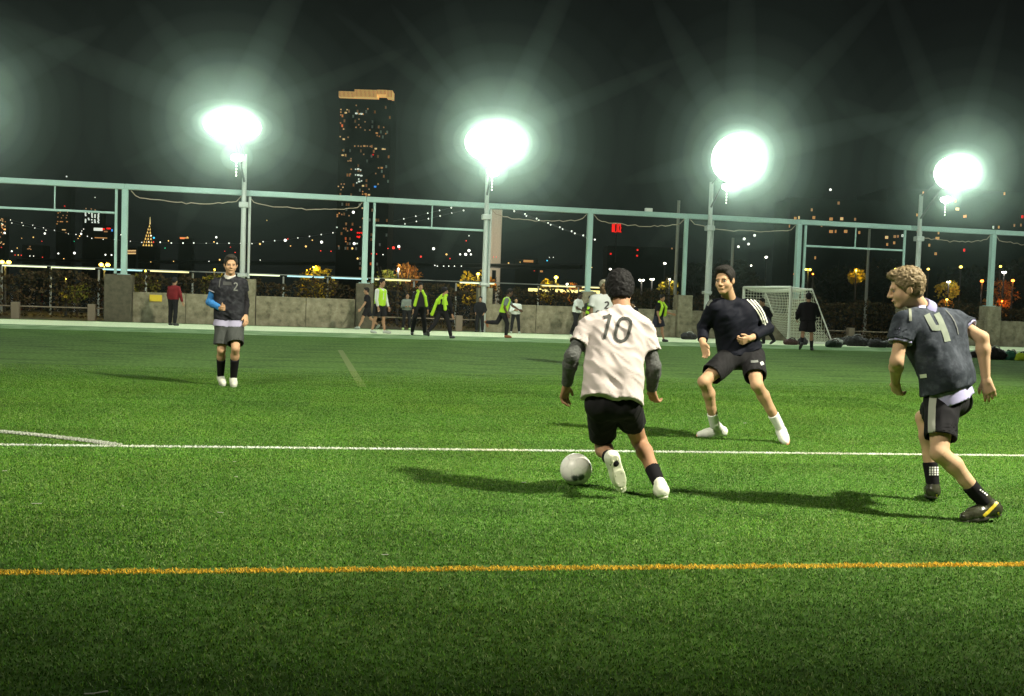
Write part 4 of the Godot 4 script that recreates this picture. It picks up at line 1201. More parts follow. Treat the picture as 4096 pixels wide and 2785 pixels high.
	for l in [[Vector3(-511.562, 50.416, -1000.000), 2, 0],
			[Vector3(-482.755, 46.989, -1000.000), 1, 1],
			[Vector3(-494.402, 45.579, -1000.000), 0, 1],
			[Vector3(-471.269, 51.170, -1000.000), 2, 0],
			[Vector3(-434.909, 52.040, -1000.000), 2, 0],
			[Vector3(-436.400, 49.844, -1000.000), 1, 1],
			[Vector3(-437.887, 47.268, -1000.000), 0, 1],
			[Vector3(-441.778, 44.357, -1000.000), 0, 4],
			[Vector3(-474.093, 43.247, -1000.000), 0, 2],
			[Vector3(-394.998, 52.528, -1000.000), 1, 0],
			[Vector3(-364.840, 52.680, -1000.000), 1, 0],
			[Vector3(-362.017, 50.632, -1000.000), 2, 3],
			[Vector3(-362.325, 46.330, -1000.000), 1, 2],
			[Vector3(-355.610, 46.560, -1000.000), 1, 0],
			[Vector3(-347.398, 48.105, -1000.000), 1, 1],
			[Vector3(-344.827, 46.047, -1000.000), 0, 0],
			[Vector3(-332.792, 46.461, -1000.000), 1, 0],
			[Vector3(-322.024, 46.831, -1000.000), 1, 0],
			[Vector3(-299.590, 53.282, -1000.000), 2, 0],
			[Vector3(-301.777, 48.537, -1000.000), 1, 1],
			[Vector3(-298.582, 47.258, -1000.000), 1, 0],
			[Vector3(-309.605, 47.005, -1000.000), 0, 0],
			[Vector3(-286.805, 47.789, -1000.000), 1, 0],
			[Vector3(-275.150, 48.063, -1000.000), 1, 0],
			[Vector3(-263.745, 48.202, -1000.000), 0, 0],
			[Vector3(-252.642, 50.477, -1000.000), 0, 0],
			[Vector3(-255.758, 48.098, -1000.000), 1, 1],
			[Vector3(-285.204, 43.929, -1000.000), 0, 2],
			[Vector3(-328.464, 52.290, -1000.000), 1, 1],
			[Vector3(-450.199, 108.513, -1000.000), 1, 0],
			[Vector3(-421.486, 88.773, -1000.000), 0, 0],
			[Vector3(-249.319, 71.776, -1000.000), 0, 1],
			[Vector3(-432.440, 56.918, -1000.000), 0, 0],
			[Vector3(-434.314, 54.962, -1000.000), 0, 0],
			[Vector3(-290.823, 39.693, -1000.000), 0, 2],
			[Vector3(-403.326, 26.147, -800.000), 1, 0],
			[Vector3(-400.658, 23.205, -800.000), 0, 2],
			[Vector3(-398.121, 23.292, -800.000), 0, 1],
			[Vector3(-395.684, 23.174, -800.000), 0, 2],
			[Vector3(-388.778, 22.804, -800.000), 0, 0],
			[Vector3(-385.734, 22.909, -800.000), 0, 0],
			[Vector3(-378.621, 22.142, -800.000), 0, 2],
			[Vector3(-365.975, 25.611, -800.000), 1, 0],
			[Vector3(-353.097, 26.357, -800.000), 2, 0],
			[Vector3(-361.560, 21.514, -800.000), 0, 1],
			[Vector3(-328.229, 25.898, -800.000), 1, 0],
			[Vector3(-323.357, 25.863, -800.000), 1, 0],
			[Vector3(-224.325, 31.290, -800.000), 0, 2],
			[Vector3(-273.572, 22.517, -800.000), 0, 1],
			[Vector3(-291.823, 21.383, -800.000), 0, 1],
			[Vector3(-236.574, 25.003, -800.000), 1, 1],
			[Vector3(-280.554, 32.895, -800.000), 0, 4],
			[Vector3(-398.990, 28.824, -800.000), 0, 1],
			[Vector3(-411.673, 28.894, -800.000), 0, 2],
			[Vector3(-204.119, 25.917, -800.000), 0, 0],
			[Vector3(-245.171, 23.494, -800.000), 0, 0],
			[Vector3(-176.473, 33.591, -690.000), 1, 1],
			[Vector3(-157.329, 37.732, -690.000), 0, 2],
			[Vector3(-159.054, 36.715, -690.000), 2, 0],
			[Vector3(-133.950, 36.358, -690.000), 2, 0],
			[Vector3(-144.712, 33.027, -690.000), 1, 1],
			[Vector3(-155.294, 33.012, -690.000), 0, 1],
			[Vector3(-140.360, 37.444, -690.000), 0, 1],
			[Vector3(-127.238, 30.316, -690.000), 0, 2],
			[Vector3(-134.411, 30.331, -690.000), 0, 2],
			[Vector3(-112.571, 57.616, -690.000), 2, 0],
			[Vector3(-113.647, 45.586, -690.000), 1, 2],
			[Vector3(-111.384, 36.089, -690.000), 2, 0],
			[Vector3(-112.606, 32.736, -690.000), 1, 1],
			[Vector3(-108.748, 25.894, -690.000), 1, 1],
			[Vector3(-84.221, 34.148, -690.000), 2, 2],
			[Vector3(-80.576, 35.144, -690.000), 2, 0],
			[Vector3(-80.089, 33.418, -690.000), 0, 2],
			[Vector3(-56.508, 34.490, -690.000), 2, 0],
			[Vector3(-47.475, 30.879, -690.000), 1, 1],
			[Vector3(-44.938, 28.088, -690.000), 0, 2],
			[Vector3(-65.080, 28.704, -690.000), 1, 2],
			[Vector3(-38.038, 31.203, -690.000), 1, 0],
			[Vector3(-34.194, 31.335, -690.000), 2, 0],
			[Vector3(-32.007, 34.025, -690.000), 2, 0],
			[Vector3(-30.611, 31.459, -690.000), 1, 0],
			[Vector3(-91.340, 29.196, -690.000), 0, 0],
			[Vector3(-32.336, 44.202, -690.000), 0, 0],
			[Vector3(-34.144, 40.659, -690.000), 0, 2],
			[Vector3(-95.722, 29.481, -690.000), 0, 2],
			[Vector3(-53.517, 22.559, -690.000), 0, 0],
			[Vector3(-49.145, 22.709, -690.000), 0, 0],
			[Vector3(-45.648, 22.829, -690.000), 0, 0],
			[Vector3(-41.714, 22.965, -690.000), 0, 0],
			[Vector3(-36.905, 23.130, -690.000), 0, 0],
			[Vector3(-87.965, 33.583, -690.000), 0, 2],
			[Vector3(-55.282, 23.022, -690.000), 0, 0],
			[Vector3(-99.223, 29.535, -690.000), 0, 2],
			[Vector3(-5.726, 33.970, -900.000), 1, 1],
			[Vector3(4.609, 35.179, -900.000), 0, 1],
			[Vector3(28.920, 37.401, -900.000), 1, 3],
			[Vector3(30.845, 40.346, -900.000), 0, 0],
			[Vector3(34.370, 40.467, -900.000), 0, 0],
			[Vector3(-19.583, 38.825, -900.000), 0, 2],
			[Vector3(-16.912, 38.917, -900.000), 0, 2],
			[Vector3(17.707, 27.840, -900.000), 0, 2],
			[Vector3(69.429, 32.608, -900.000), 0, 1],
			[Vector3(73.062, 23.226, -320.000), 0, 0],
			[Vector3(76.300, 24.444, -320.000), 0, 0],
			[Vector3(71.325, 20.663, -320.000), 0, 0],
			[Vector3(74.494, 21.634, -320.000), 0, 0],
			[Vector3(101.744, 9.703, -320.000), 0, 0],
			[Vector3(107.054, 10.792, -320.000), 0, 0],
			[Vector3(112.506, 10.692, -320.000), 0, 2],
			[Vector3(131.653, 11.433, -320.000), 0, 0],
			[Vector3(161.730, 10.739, -320.000), 0, 0],
			[Vector3(159.247, 10.860, -320.000), 0, 2],
			[Vector3(99.828, 39.773, -320.000), 0, 0]]:
		var o := put("shore_lamp", proto[l[1]], lc[l[2]])
		o.position = l[0]
		tag(o, "tiny %s point of light on the dark far shore" % nm[l[2]], "lamp", "%s lights of the far shore" % nm[l[2]])


func make_bridge() -> void:
	var t := thing("suspension_bridge", "distant suspension bridge with a pale lit tower and strings of white lights on its cables", "bridge", Vector3(-23.274, -1.000, -1130.000), 0.0)
	var hgt: float = 102.9
	var stone := mat(lin(0.68, 0.64, 0.55), 0.8)
	for sx in [-4.6, 4.6]:
		var s := Shape.new()
		s.box(Vector3(sx, hgt / 2, 0), Vector3(4.8, hgt, 6.0), 0.3)
		put("tower_leg", s, stone, t)
	for k in 14:
		var s := Shape.new()
		s.box(Vector3(0, hgt * (0.36 + k * 0.0475), -0.5), Vector3(4.38, hgt * 0.0468, 4.6), 0.2)
		put("tower_strut", s, stone, t)
	for y in [28.0, 62.0, 92.0]:  # unseen lights placed in front to brighten the tower
		omni(t.position + Vector3(-6.0, y, 34.0), Color(1.0, 0.94, 0.82), 380.0, 1.5)
	var bulb := glow(Color(1.0, 1.0, 0.95), 2.4)
	var b := Shape.new()
	b.ball(Vector3.ZERO, Vector3.ONE * 0.8, 8, 5)
	var bm := b.mesh()
	var inv := t.transform.affine_inverse()
	for cab in [[Vector3(-877.832, 109.261, -1736.186), Vector3(-851.266, 104.279, -1722.123), Vector3(-825.897, 99.799, -1708.535), Vector3(-801.109, 95.379, -1695.105), Vector3(-776.036, 91.013, -1681.359), Vector3(-744.756, 85.006, -1663.978), Vector3(-727.925, 83.918, -1654.498), Vector3(-702.929, 80.954, -1640.278), Vector3(-693.265, 77.635, -1634.748), Vector3(-668.734, 75.970, -1620.527), Vector3(-644.541, 75.336, -1606.307), Vector3(-611.451, 72.686, -1586.556), Vector3(-588.016, 71.075, -1572.336), Vector3(-573.887, 72.051, -1563.646), Vector3(-550.982, 70.841, -1549.426), Vector3(-528.404, 69.836, -1535.205), Vector3(-506.161, 69.413, -1520.985), Vector3(-378.441, 68.599, -1434.873), Vector3(-358.996, 71.180, -1420.969), Vector3(-338.971, 72.447, -1406.433), Vector3(-320.761, 73.161, -1393.002), Vector3(-300.174, 75.902, -1377.518), Vector3(-281.182, 77.722, -1362.982), Vector3(-262.342, 79.992, -1348.287), Vector3(-244.044, 82.030, -1333.751), Vector3(-225.901, 84.333, -1319.057), Vector3(-207.734, 86.882, -1304.046), Vector3(-190.485, 89.204, -1289.510), Vector3(-173.407, 91.927, -1274.816), Vector3(-156.847, 94.252, -1260.279), Vector3(-140.115, 96.948, -1245.269), Vector3(-123.746, 99.552, -1230.259), Vector3(-107.916, 102.376, -1215.406), Vector3(-92.436, 104.950, -1200.554), Vector3(-77.632, 107.447, -1186.018)],
			[Vector3(-874.784, 103.993, -1734.606), Vector3(-848.256, 99.489, -1720.543), Vector3(-820.873, 95.040, -1705.849), Vector3(-795.571, 91.299, -1692.103)],
			[Vector3(-187.908, 83.462, -1287.456), Vector3(-171.042, 85.608, -1272.920), Vector3(-154.525, 88.000, -1258.383), Vector3(-138.361, 90.784, -1243.847), Vector3(-122.696, 93.020, -1229.469), Vector3(-106.711, 95.762, -1214.458), Vector3(-91.580, 98.430, -1199.922), Vector3(-76.789, 101.005, -1185.386), Vector3(-62.177, 103.331, -1170.692)],
			[Vector3(-3.167, 100.708, -1107.814), Vector3(9.221, 94.980, -1093.892), Vector3(21.799, 89.334, -1079.378), Vector3(33.915, 83.937, -1065.012), Vector3(45.819, 78.647, -1050.497), Vector3(57.597, 73.946, -1035.687), Vector3(68.811, 69.117, -1021.173), Vector3(79.579, 64.401, -1006.806)],
			[Vector3(-2.574, 98.717, -1107.221), Vector3(10.830, 92.823, -1092.115), Vector3(24.109, 87.292, -1076.712), Vector3(36.647, 81.902, -1061.753), Vector3(48.827, 76.628, -1046.795), Vector3(60.758, 71.587, -1031.688), Vector3(72.452, 66.175, -1016.433)]]:
		var s := Shape.new()
		var pts := []
		for p in cab:
			pts.append(inv * p)
		s.path(pts, 0.35, 5)
		var co := put("cable", s, M.dark_metal, t)
		for p in pts:
			var o := put("cable_lamp", bm, bulb, co)
			o.position = p
	var d := Shape.new()
	d.path([inv * Vector3(-860.330, 40.293, -1727.300), inv * Vector3(68.428, 37.078, -1023.300)], 2.5, 6)
	put("deck", d, M.dark_building, t)


# ------------------------------------------------------------------ goal, bags, balls
func make_goal() -> void:
	var t := thing("football_goal", "white football goal with a sagging net standing in front of the fence", "goal", Vector3(10.532, 0.000, -37.991))
	var pa := Vector3.ZERO
	var pb: Vector3 = Vector3(9.486, 0.000, -41.200) - Vector3(10.532, 0.000, -37.991)
	var back: Vector3 = Vector3(1.901, 0.000, -0.620)
	var hh := 2.13
	var up := Vector3(0, hh, 0)
	for p in [pa, pb]:
		var s := Shape.new()
		s.tube(p, p + up, 0.055, 0.055, 12)
		put("goal_post", s, M.goal, t)
		s = Shape.new()
		s.tube(p + up, p + up * 0.97 + back * 0.48, 0.028, 0.028, 8)
		s.tube(p + up * 0.97 + back * 0.48, p + back, 0.028, 0.028, 8)
		s.tube(p + Vector3(0, 0.03, 0), p + back + Vector3(0, 0.03, 0), 0.03, 0.03, 8)
		put("side_frame", s, M.white, t)
	var s := Shape.new()
	s.tube(pa + up, pb + up, 0.055, 0.055, 12)
	put("crossbar", s, M.goal, t)
	s = Shape.new()
	s.tube(pa + back + Vector3(0, 0.03, 0), pb + back + Vector3(0, 0.03, 0), 0.03, 0.03, 8)
	s.tube(pa + up * 0.97 + back * 0.48, pb + up * 0.97 + back * 0.48, 0.026, 0.026, 8)
	put("back_bar", s, M.white, t)
	# the net: top, back and both sides, sagging
	s = Shape.new()
	var nu := 30
	var prof := []
	for i in 28:
		var q := i / 27.0
		if q < 0.3:
			prof.append(up + back * 0.48 * q / 0.3 - Vector3(0, 0.14 * sin(PI * q / 0.3), 0))
		else:
			var w := (q - 0.3) / 0.7
			prof.append((up * 0.97 + back * 0.48).lerp(back, w) - back * 0.18 * sin(PI * w))
	var sag := func(u: float, i: int) -> Vector3:
		var g := 4.0 * u * (1.0 - u)
		return Vector3(0, -0.10 * g * sin(PI * i / 27.0), 0) - back * 0.10 * g * sin(PI * i / 27.0)
	var thin := 0.011
	for j in nu + 1:
		var u := float(j) / nu
		for i in 27:
			s.tube(prof[i] + pb * u + sag.call(u, i), prof[i + 1] + pb * u + sag.call(u, i + 1), thin, thin, 3, false)
	for i in 28:
		for j in nu:
			var u := float(j) / nu
			var w := float(j + 1) / nu
			s.tube(prof[i] + pb * u + sag.call(u, i), prof[i] + pb * w + sag.call(w, i), thin, thin, 3, false)
	for e in [pa, pb]:
		for i in 18:
			var y := hh * (i + 0.5) / 18.0
			var reach := lerpf(1.0, 0.48, y / hh)
			s.tube(e + Vector3(0, y, 0), e + back * reach * 0.9 + Vector3(0, y, 0), thin, thin, 3, false)
		for i in 14:
			var w := (i + 0.5) / 14.0
			var top := hh if w < 0.48 else hh * (1.0 - (w - 0.48) / 0.52)
			s.tube(e + back * w, e + back * w * 0.95 + Vector3(0, top, 0), thin, thin, 3, false)
	put("net", s, mat(lin(0.62, 0.64, 0.52), 0.8), t)


func make_bags() -> void:
	var cols := [lin(0.012, 0.012, 0.013), lin(0.02, 0.02, 0.022), lin(0.05, 0.018, 0.018), lin(0.03, 0.045, 0.03), lin(0.35, 0.36, 0.34), lin(0.02, 0.12, 0.07), lin(0.4, 0.6, 0.03)]
	for b in [[Vector3(10.159, 0.000, -36.230), 0.36, 0.24, 2, "dark maroon bag at the foot of the goal post", 0.2],
			[Vector3(10.694, 0.000, -36.635), 0.27, 0.29, 0, "round black bag right of the maroon bag", 0.9],
			[Vector3(11.347, 0.000, -35.081), 0.38, 0.27, 3, "dull green bag leftmost of the row right of the goal", 0.2],
			[Vector3(12.373, 0.000, -37.908), 0.32, 0.27, 4, "pale grey heap of clothes behind the dull green bag", 0.5],
			[Vector3(12.777, 0.000, -38.214), 0.32, 0.31, 0, "small black bag beside the low post", 0.3],
			[Vector3(12.889, 0.000, -37.212), 0.53, 0.42, 0, "largest black duffel bag in the row right of the goal", 0.1],
			[Vector3(13.448, 0.000, -37.624), 0.32, 0.24, 1, "small dark bag right of the largest duffel", 0.6],
			[Vector3(13.431, 0.000, -36.574), 0.44, 0.34, 1, "black and white mottled bag behind number four's shoulder", 0.2],
			[Vector3(14.008, 0.000, -36.987), 0.36, 0.29, 0, "dark bag half hidden by number four's sleeve", 0.4],
			[Vector3(14.213, 0.000, -30.650), 0.18, 0.20, 0, "small black bag seen under number four's raised arm", 0.2],
			[Vector3(14.494, 0.000, -29.907), 0.44, 0.39, 0, "tall black backpack near the right edge", 0.3],
			[Vector3(15.082, 0.000, -30.023), 0.24, 0.29, 5, "green and white bag at the right edge", 0.3],
			[Vector3(15.030, 0.000, -30.215), 0.18, 0.27, 4, "pale bag beside the green bag", 0.4],
			[Vector3(15.337, 0.000, -29.949), 0.24, 0.24, 6, "lime bib heap at the right edge", 0.2],
			[Vector3(6.767, 0.000, -38.108), 0.40, 0.29, 0, "black bag at the foot of the pillar left of the navy player", 0.3]]:
		var t := thing("sports_bag", b[4], "bag", b[0], b[5], "bags and clothes left beside the pitch")
		var l: float = b[1]
		var f := Field.new(Vector3(-l, -0.05, -0.35), Vector3(l, 0.6, 0.35), 0.03)
		var hgt: float = b[2]
		f.bone(Vector3(-l * 0.55, hgt * 0.42, 0), Vector3(l * 0.5, hgt * 0.38, 0.02), hgt * 0.46, hgt * 0.40, 0.06)
		f.bone(Vector3(-l * 0.15, hgt * 0.62, 0.03), Vector3(l * 0.2, hgt * 0.55, -0.04), hgt * 0.38, hgt * 0.33, 0.06)
		f.ripple(noise, 0.03, Vector3(9, 9, 9))
		var s := Shape.new()
		f.nets(s)
		for i in s.v.size():
			if s.v[i].y < 0.0:
				s.v[i].y = 0.0
		put("body", s, mat(cols[b[3]], 0.7), t)
		s = Shape.new()
		var pts := []
		for i in 9:
			var an := PI * i / 8.0
			pts.append(Vector3(cos(an) * l * 0.35, hgt * 0.75 + sin(an) * hgt * 0.33, 0.05))
		s.path(pts, 0.018, 6)
		put("strap", s, mat(cols[(b[3] + 4) % 5], 0.7), t)


func football(at: Vector3, r: float, turn: Basis, label: String) -> void:
	var t := thing("football", label, "football", at + Vector3(0, r, 0), 0.0)
	var ph := (1.0 + sqrt(5.0)) / 2.0
	var cen := []
	for a in [-1.0, 1.0]:
		for b in [-1.0, 1.0]:
			for k in 3:
				var p := Vector3.ZERO
				p[k] = a
				p[(k + 1) % 3] = b * ph
				cen.append(p.normalized())
	for a in [-1.0, 1.0]:
		for b in [-1.0, 1.0]:
			for c in [-1.0, 1.0]:
				cen.append(Vector3(a, b, c).normalized())
			for k in 3:
				var p := Vector3.ZERO
				p[k] = a * ph
				p[(k + 1) % 3] = b / ph
				cen.append(p.normalized())
	var s := Shape.new()
	s.ball(Vector3.ZERO, Vector3.ONE, 64, 40)
	for i in s.v.size():
		var p := s.v[i].normalized()
		var best := -9.0
		var second := -9.0
		var which := 0
		for j in 32:
			var q: float = p.dot(cen[j]) + (0.018 if j >= 12 else 0.0)
			if q > best:
				second = best
				best = q
				which = j
			elif q > second:
				second = q
		var seam := clampf((best - second) / 0.03, 0.0, 1.0)
		s.v[i] = turn * p * r * (1.0 - 0.018 * (1.0 - seam) * (1.0 - seam))
		s.n[i] = turn * p
		var c := Color(0.80, 0.80, 0.74)
		var w := noise.get_noise_3d(p.x * 2.2 + 5.0, p.y * 2.2, p.z * 2.2)
		for d in [Vector3(-0.10, -0.42, 0.90), Vector3(0.28, -0.36, 0.88), Vector3(0.90, 0.30, 0.35), Vector3(-0.7, 0.5, -0.5), Vector3(0.1, 0.2, -0.97)]:
			var near: float = (turn * p).dot(d.normalized())
			if near > 0.972 + 0.02 * w:
				c = Color(0.07, 0.09, 0.08).lerp(c, clampf((0.985 - near) / 0.02 + w * 0.4, 0.0, 0.8))
		s.c[i] = c * (0.8 + 0.2 * seam)
		s.c[i].a = 1.0
	put("ball_panel_skin", s, vmat(0.4, 0.5), t)


func make_balls() -> void:
	football(Vector3(0.484, 0.000, -7.019), 0.113, Basis(Vector3(1, 0.3, 0.2).normalized(), 2.1), "white football with dark printed patches rolling beside number ten")
	football(Vector3(-0.109, 0.000, -39.630), 0.11, Basis(Vector3(0, 1, 0.2).normalized(), 1.0), "small far white football at the feet of the person in a white top")


# ------------------------------------------------------------------ people
func foot_frame(j: Dictionary, s: String) -> Basis:
	var d: Vector3 = (j["toe_" + s] - j["heel_" + s]).normalized()
	var up: Vector3 = j["an_" + s] - j["heel_" + s].lerp(j["toe_" + s], 0.25)
	up = (up - d * up.dot(d)).normalized()
	return Basis(d, up, d.cross(up))


func bounds(j: Dictionary, keys: Array, pad: float) -> Array:
	var lo: Vector3 = j[keys[0]]
	var hi := lo
	for k in keys:
		lo = lo.min(j[k])
		hi = hi.max(j[k])
	return [lo - Vector3.ONE * pad, hi + Vector3.ONE * pad]


func field_round(j: Dictionary, keys: Array, pad: float, cell: float) -> Field:
	var b := bounds(j, keys, pad)
	return Field.new(b[0], b[1], cell)


func hand(sh: Shape, wr: Vector3, tip: Vector3, thumb: Vector3, curl: float, cell: float, sc := 1.0) -> void:
	var d := (tip - wr).normalized()
	thumb = (thumb - d * thumb.dot(d)).normalized()
	var n := d.cross(thumb).normalized()
	var f := Field.new(wr - Vector3.ONE * 0.21 * sc, wr + Vector3.ONE * 0.21 * sc, cell)
	var fat := 1.0 if cell < 0.008 else 1.25
	var kn := [0.030, 0.010, -0.010, -0.029]
	var ln := [0.074, 0.082, 0.077, 0.060]
	f.bone(wr - d * 0.03, wr + d * 0.02, 0.027 * sc, 0.026 * sc, 0.012)
	for i in 4:
		var a: Vector3 = wr + (d * 0.012 + thumb * kn[i] * 0.5) * sc
		var b: Vector3 = wr + (d * (0.092 - absf(i - 1.0) * 0.004) + thumb * kn[i]) * sc
		f.bone(a, b, 0.016 * sc, 0.0125 * sc * fat, 0.012)
		var dir: Vector3 = (d + thumb * kn[i] * 2.2).normalized()
		var p := b
		var ang := 0.0
		for k in 3:
			ang += curl * (1.0 + 0.12 * i) * (0.8 if k == 0 else 1.0)
			var w: Vector3 = dir * cos(ang) + n * sin(ang)
			var q: Vector3 = p + w * ln[i] * sc * [0.45, 0.31, 0.24][k]
			f.bone(p, q, (0.0095 - k * 0.0008) * sc * fat, (0.0088 - k * 0.0009) * sc * fat, 0.004)
			p = q
	var t0 := wr + (d * 0.022 + thumb * 0.020) * sc
	var t1 := wr + (d * 0.058 + thumb * 0.050 + n * 0.012) * sc
	var t2 := wr + (d * 0.085 + thumb * 0.058 + n * 0.022) * sc
	f.bone(t0, t1, 0.0150 * sc, 0.0115 * sc * fat, 0.010)
	f.bone(t1, t2, 0.0112 * sc * fat, 0.0090 * sc * fat, 0.004)
	f.nets(sh)


func head(sh: Shape, at: Vector3, b: Basis, neck: Vector3, cell: float, sc := 1.0) -> void:
	var f := Field.new(at - Vector3(0.2, 0.24, 0.2) * sc, at + Vector3(0.2, 0.2, 0.2) * sc, cell)
	var p := func(x: float, y: float, z: float) -> Vector3:
		return at + b * (Vector3(x, y, z) * sc)
	f.ell(p.call(0, 0.035, -0.015), b, Vector3(0.074, 0.086, 0.095) * sc, 0.02)
	f.ell(p.call(0, -0.042, 0.030), b, Vector3(0.057, 0.074, 0.060) * sc, 0.03)
	for s in [-1.0, 1.0]:
		f.bone(p.call(s * 0.052, -0.048, 0.004), p.call(s * 0.012, -0.100, 0.062), 0.019 * sc, 0.018 * sc, 0.02)
		f.ell(p.call(s * 0.042, -0.034, 0.050), b, Vector3(0.021, 0.022, 0.022) * sc, 0.03)
	f.bone(p.call(0, -0.100, 0.062), p.call(0, -0.096, 0.070), 0.019 * sc, 0.017 * sc, 0.02)
	f.bone(p.call(-0.036, 0.020, 0.078), p.call(0.036, 0.020, 0.078), 0.013 * sc, 0.013 * sc, 0.02)
	for s in [-1.0, 1.0]:
		f.ell(p.call(s * 0.031, 0.002, 0.101), b, Vector3(0.017, 0.0085, 0.0175) * sc, 0.012, [], true)
	f.bone(p.call(0, 0.012, 0.088), p.call(0, -0.028, 0.112), 0.0085 * sc, 0.0125 * sc, 0.012)
	for s in [-1.0, 1.0]:
		f.bone(p.call(s * 0.011, -0.034, 0.099), p.call(s * 0.013, -0.033, 0.094), 0.0095 * sc, 0.009 * sc, 0.008)
	f.bone(p.call(-0.019, -0.058, 0.086), p.call(0.019, -0.058, 0.086), 0.0075 * sc, 0.0075 * sc, 0.01)
	f.bone(p.call(-0.014, -0.070, 0.085), p.call(0.014, -0.070, 0.085), 0.0085 * sc, 0.0085 * sc, 0.01)
	f.bone(p.call(-0.022, -0.0635, 0.098), p.call(0.022, -0.0635, 0.098), 0.004 * sc, 0.004 * sc, 0.004)
	for s in [-1.0, 1.0]:
		f.ell(p.call(s * 0.078, -0.008, -0.010), b * Basis(Vector3.UP, s * -0.35), Vector3(0.010, 0.033, 0.021) * sc, 0.008)
	f.bone(p.call(0, -0.055, -0.022), neck, 0.056 * sc, 0.062 * sc, 0.03)
	f.nets(sh)


func person(label: String, at: Vector3, j: Dictionary, o: Dictionary) -> Dictionary:
	var fine: bool = o.get("fine", false)
	var sc: float = o.get("sc", 1.0)
	var cell := 0.0125 if fine else 0.027
	var t := thing("person", label, "person", at, 0.0, o.get("group", ""))
	var skin := mat(o.skin, 0.62, 0.3)
	if fine:
		t.position.y += 0.009
	var G := {}
	var limbs := ["pelvis", "chest", "neck", "sh_l", "sh_r", "el_l", "el_r", "wr_l", "wr_r", "hip_l", "hip_r", "kn_l", "kn_r", "an_l", "an_r"]
	var up: Vector3 = (j.neck - j.pelvis).normalized()
	var hx: Vector3 = (j.hip_l - j.hip_r).normalized()
	var sx: Vector3 = (j.sh_l - j.sh_r).normalized()
	var hb: Basis = j.head_basis
	# body: one skin from head to ankle
	var body := Shape.new()
	var f := field_round(j, limbs, 0.16, cell)
	for s in ["l", "r"]:
		var g := 1.0 if s == "l" else -1.0
		var ch: Vector3 = j.chest.lerp(j["sh_" + s], 0.5) - up * 0.02
		var wa: Vector3 = j.waist + hx * g * 0.055 * sc
		f.bone(ch, wa, 0.092 * sc, 0.086 * sc, 0.05)
		f.bone(wa, j["hip_" + s], 0.088 * sc, 0.10 * sc, 0.05)
		f.bone(j.neck - up * 0.035, j["sh_" + s] - up * 0.022, 0.046 * sc, 0.044 * sc, 0.04)
		f.bone(j["sh_" + s] - up * 0.012, j["el_" + s], 0.046 * sc, 0.041 * sc, 0.03)
		var fe: Vector3 = j["el_" + s].lerp(j["wr_" + s], 0.28)
		f.bone(j["el_" + s], fe, 0.040 * sc, 0.043 * sc, 0.02)
		f.bone(fe, j["wr_" + s], 0.043 * sc, 0.027 * sc, 0.02)
		f.bone(j["hip_" + s], j["kn_" + s], 0.088 * sc, 0.054 * sc, 0.03)
		var kb: Vector3 = (j["kn_" + s] - j["hip_" + s]).normalized()
		var sb: Vector3 = (j["an_" + s] - j["kn_" + s]).normalized()
		var bk: Vector3 = (sb - kb)
		var ft: Vector3 = (j["toe_" + s] - j["heel_" + s]).normalized()
		bk = (bk - ft * 0.35)
		bk = (bk - sb * bk.dot(sb)).normalized()
		var cf: Vector3 = j["kn_" + s].lerp(j["an_" + s], 0.30) + bk * 0.018 * sc
		f.bone(j["kn_" + s] - bk * 0.008, j["kn_" + s] + sb * 0.04, 0.050 * sc, 0.047 * sc, 0.02)
		f.bone(j["kn_" + s], cf, 0.048 * sc, 0.056 * sc, 0.02)
		f.bone(cf, j["kn_" + s].lerp(j["an_" + s], 0.72), 0.056 * sc, 0.038 * sc, 0.02)
		f.bone(j["kn_" + s].lerp(j["an_" + s], 0.6), j["an_" + s], 0.042 * sc, 0.034 * sc, 0.02)
	f.nets(body)
	head(body, j.head, hb, j.neck, 0.0055 if fine else 0.012, sc)
	for s in ["l", "r"]:
		hand(body, j["wr_" + s], j["hd_" + s], j.get("thumb_" + s, Vector3(0, 0.3, 1.0)), o.get("curl_" + s, 0.35), 0.005 if fine else 0.0115, sc)
	put("body", body, skin, t)
	# hair or cap
	var hs: String = o.get("hair", "short")
	if hs != "none":
		var hf := Field.new(j.head - Vector3.ONE * 0.19 * sc, j.head + Vector3.ONE * 0.19 * sc, 0.006 if fine else 0.012)
		var thick := 0.014 if hs == "short" else 0.018 if hs == "curly" else 0.027 if hs == "full" else 0.02
		var c0: Vector3 = j.head + hb * (Vector3(0, 0.040, -0.018) * sc)
		var cl := [[j.head + hb * (Vector3(0, 0.066, 0.066) * sc), hb * Vector3(0, -0.50, 0.86)], [j.head + hb * (Vector3(0, -0.065, 0) * sc), hb * Vector3(0, -1, 0.15)]]
		hf.ell(c0, hb, (Vector3(0.075, 0.087, 0.097) + Vector3.ONE * thick) * sc, 0.02, cl)
		hf.ell(j.head + hb * (Vector3(0, -0.02, -0.045) * sc), hb, (Vector3(0.068, 0.07, 0.066) + Vector3.ONE * (0.016 if hs == "full" else 0.0)) * sc, 0.02, cl)
		if hs != "cap":
			hf.ell(j.head + hb * (Vector3(0, 0.105, 0.045) * sc), hb, Vector3(0.062, 0.030, 0.052) * sc, 0.02)
			if fine:
				if hs == "curly":
					hf.ripple(noise, 0.004, Vector3(58, 58, 58))
				hf.ripple(noise, 0.009 if hs == "curly" else 0.008 if hs == "full" else 0.005, Vector3(30, 30, 30) if hs != "short" else Vector3(60, 22, 60))
		var hsx := Shape.new()
		hf.nets(hsx)
		put("cap" if hs == "cap" else "hair", hsx, mat(o.hair_col, 0.75 if hs != "curly" else 0.6, 0.3), t)
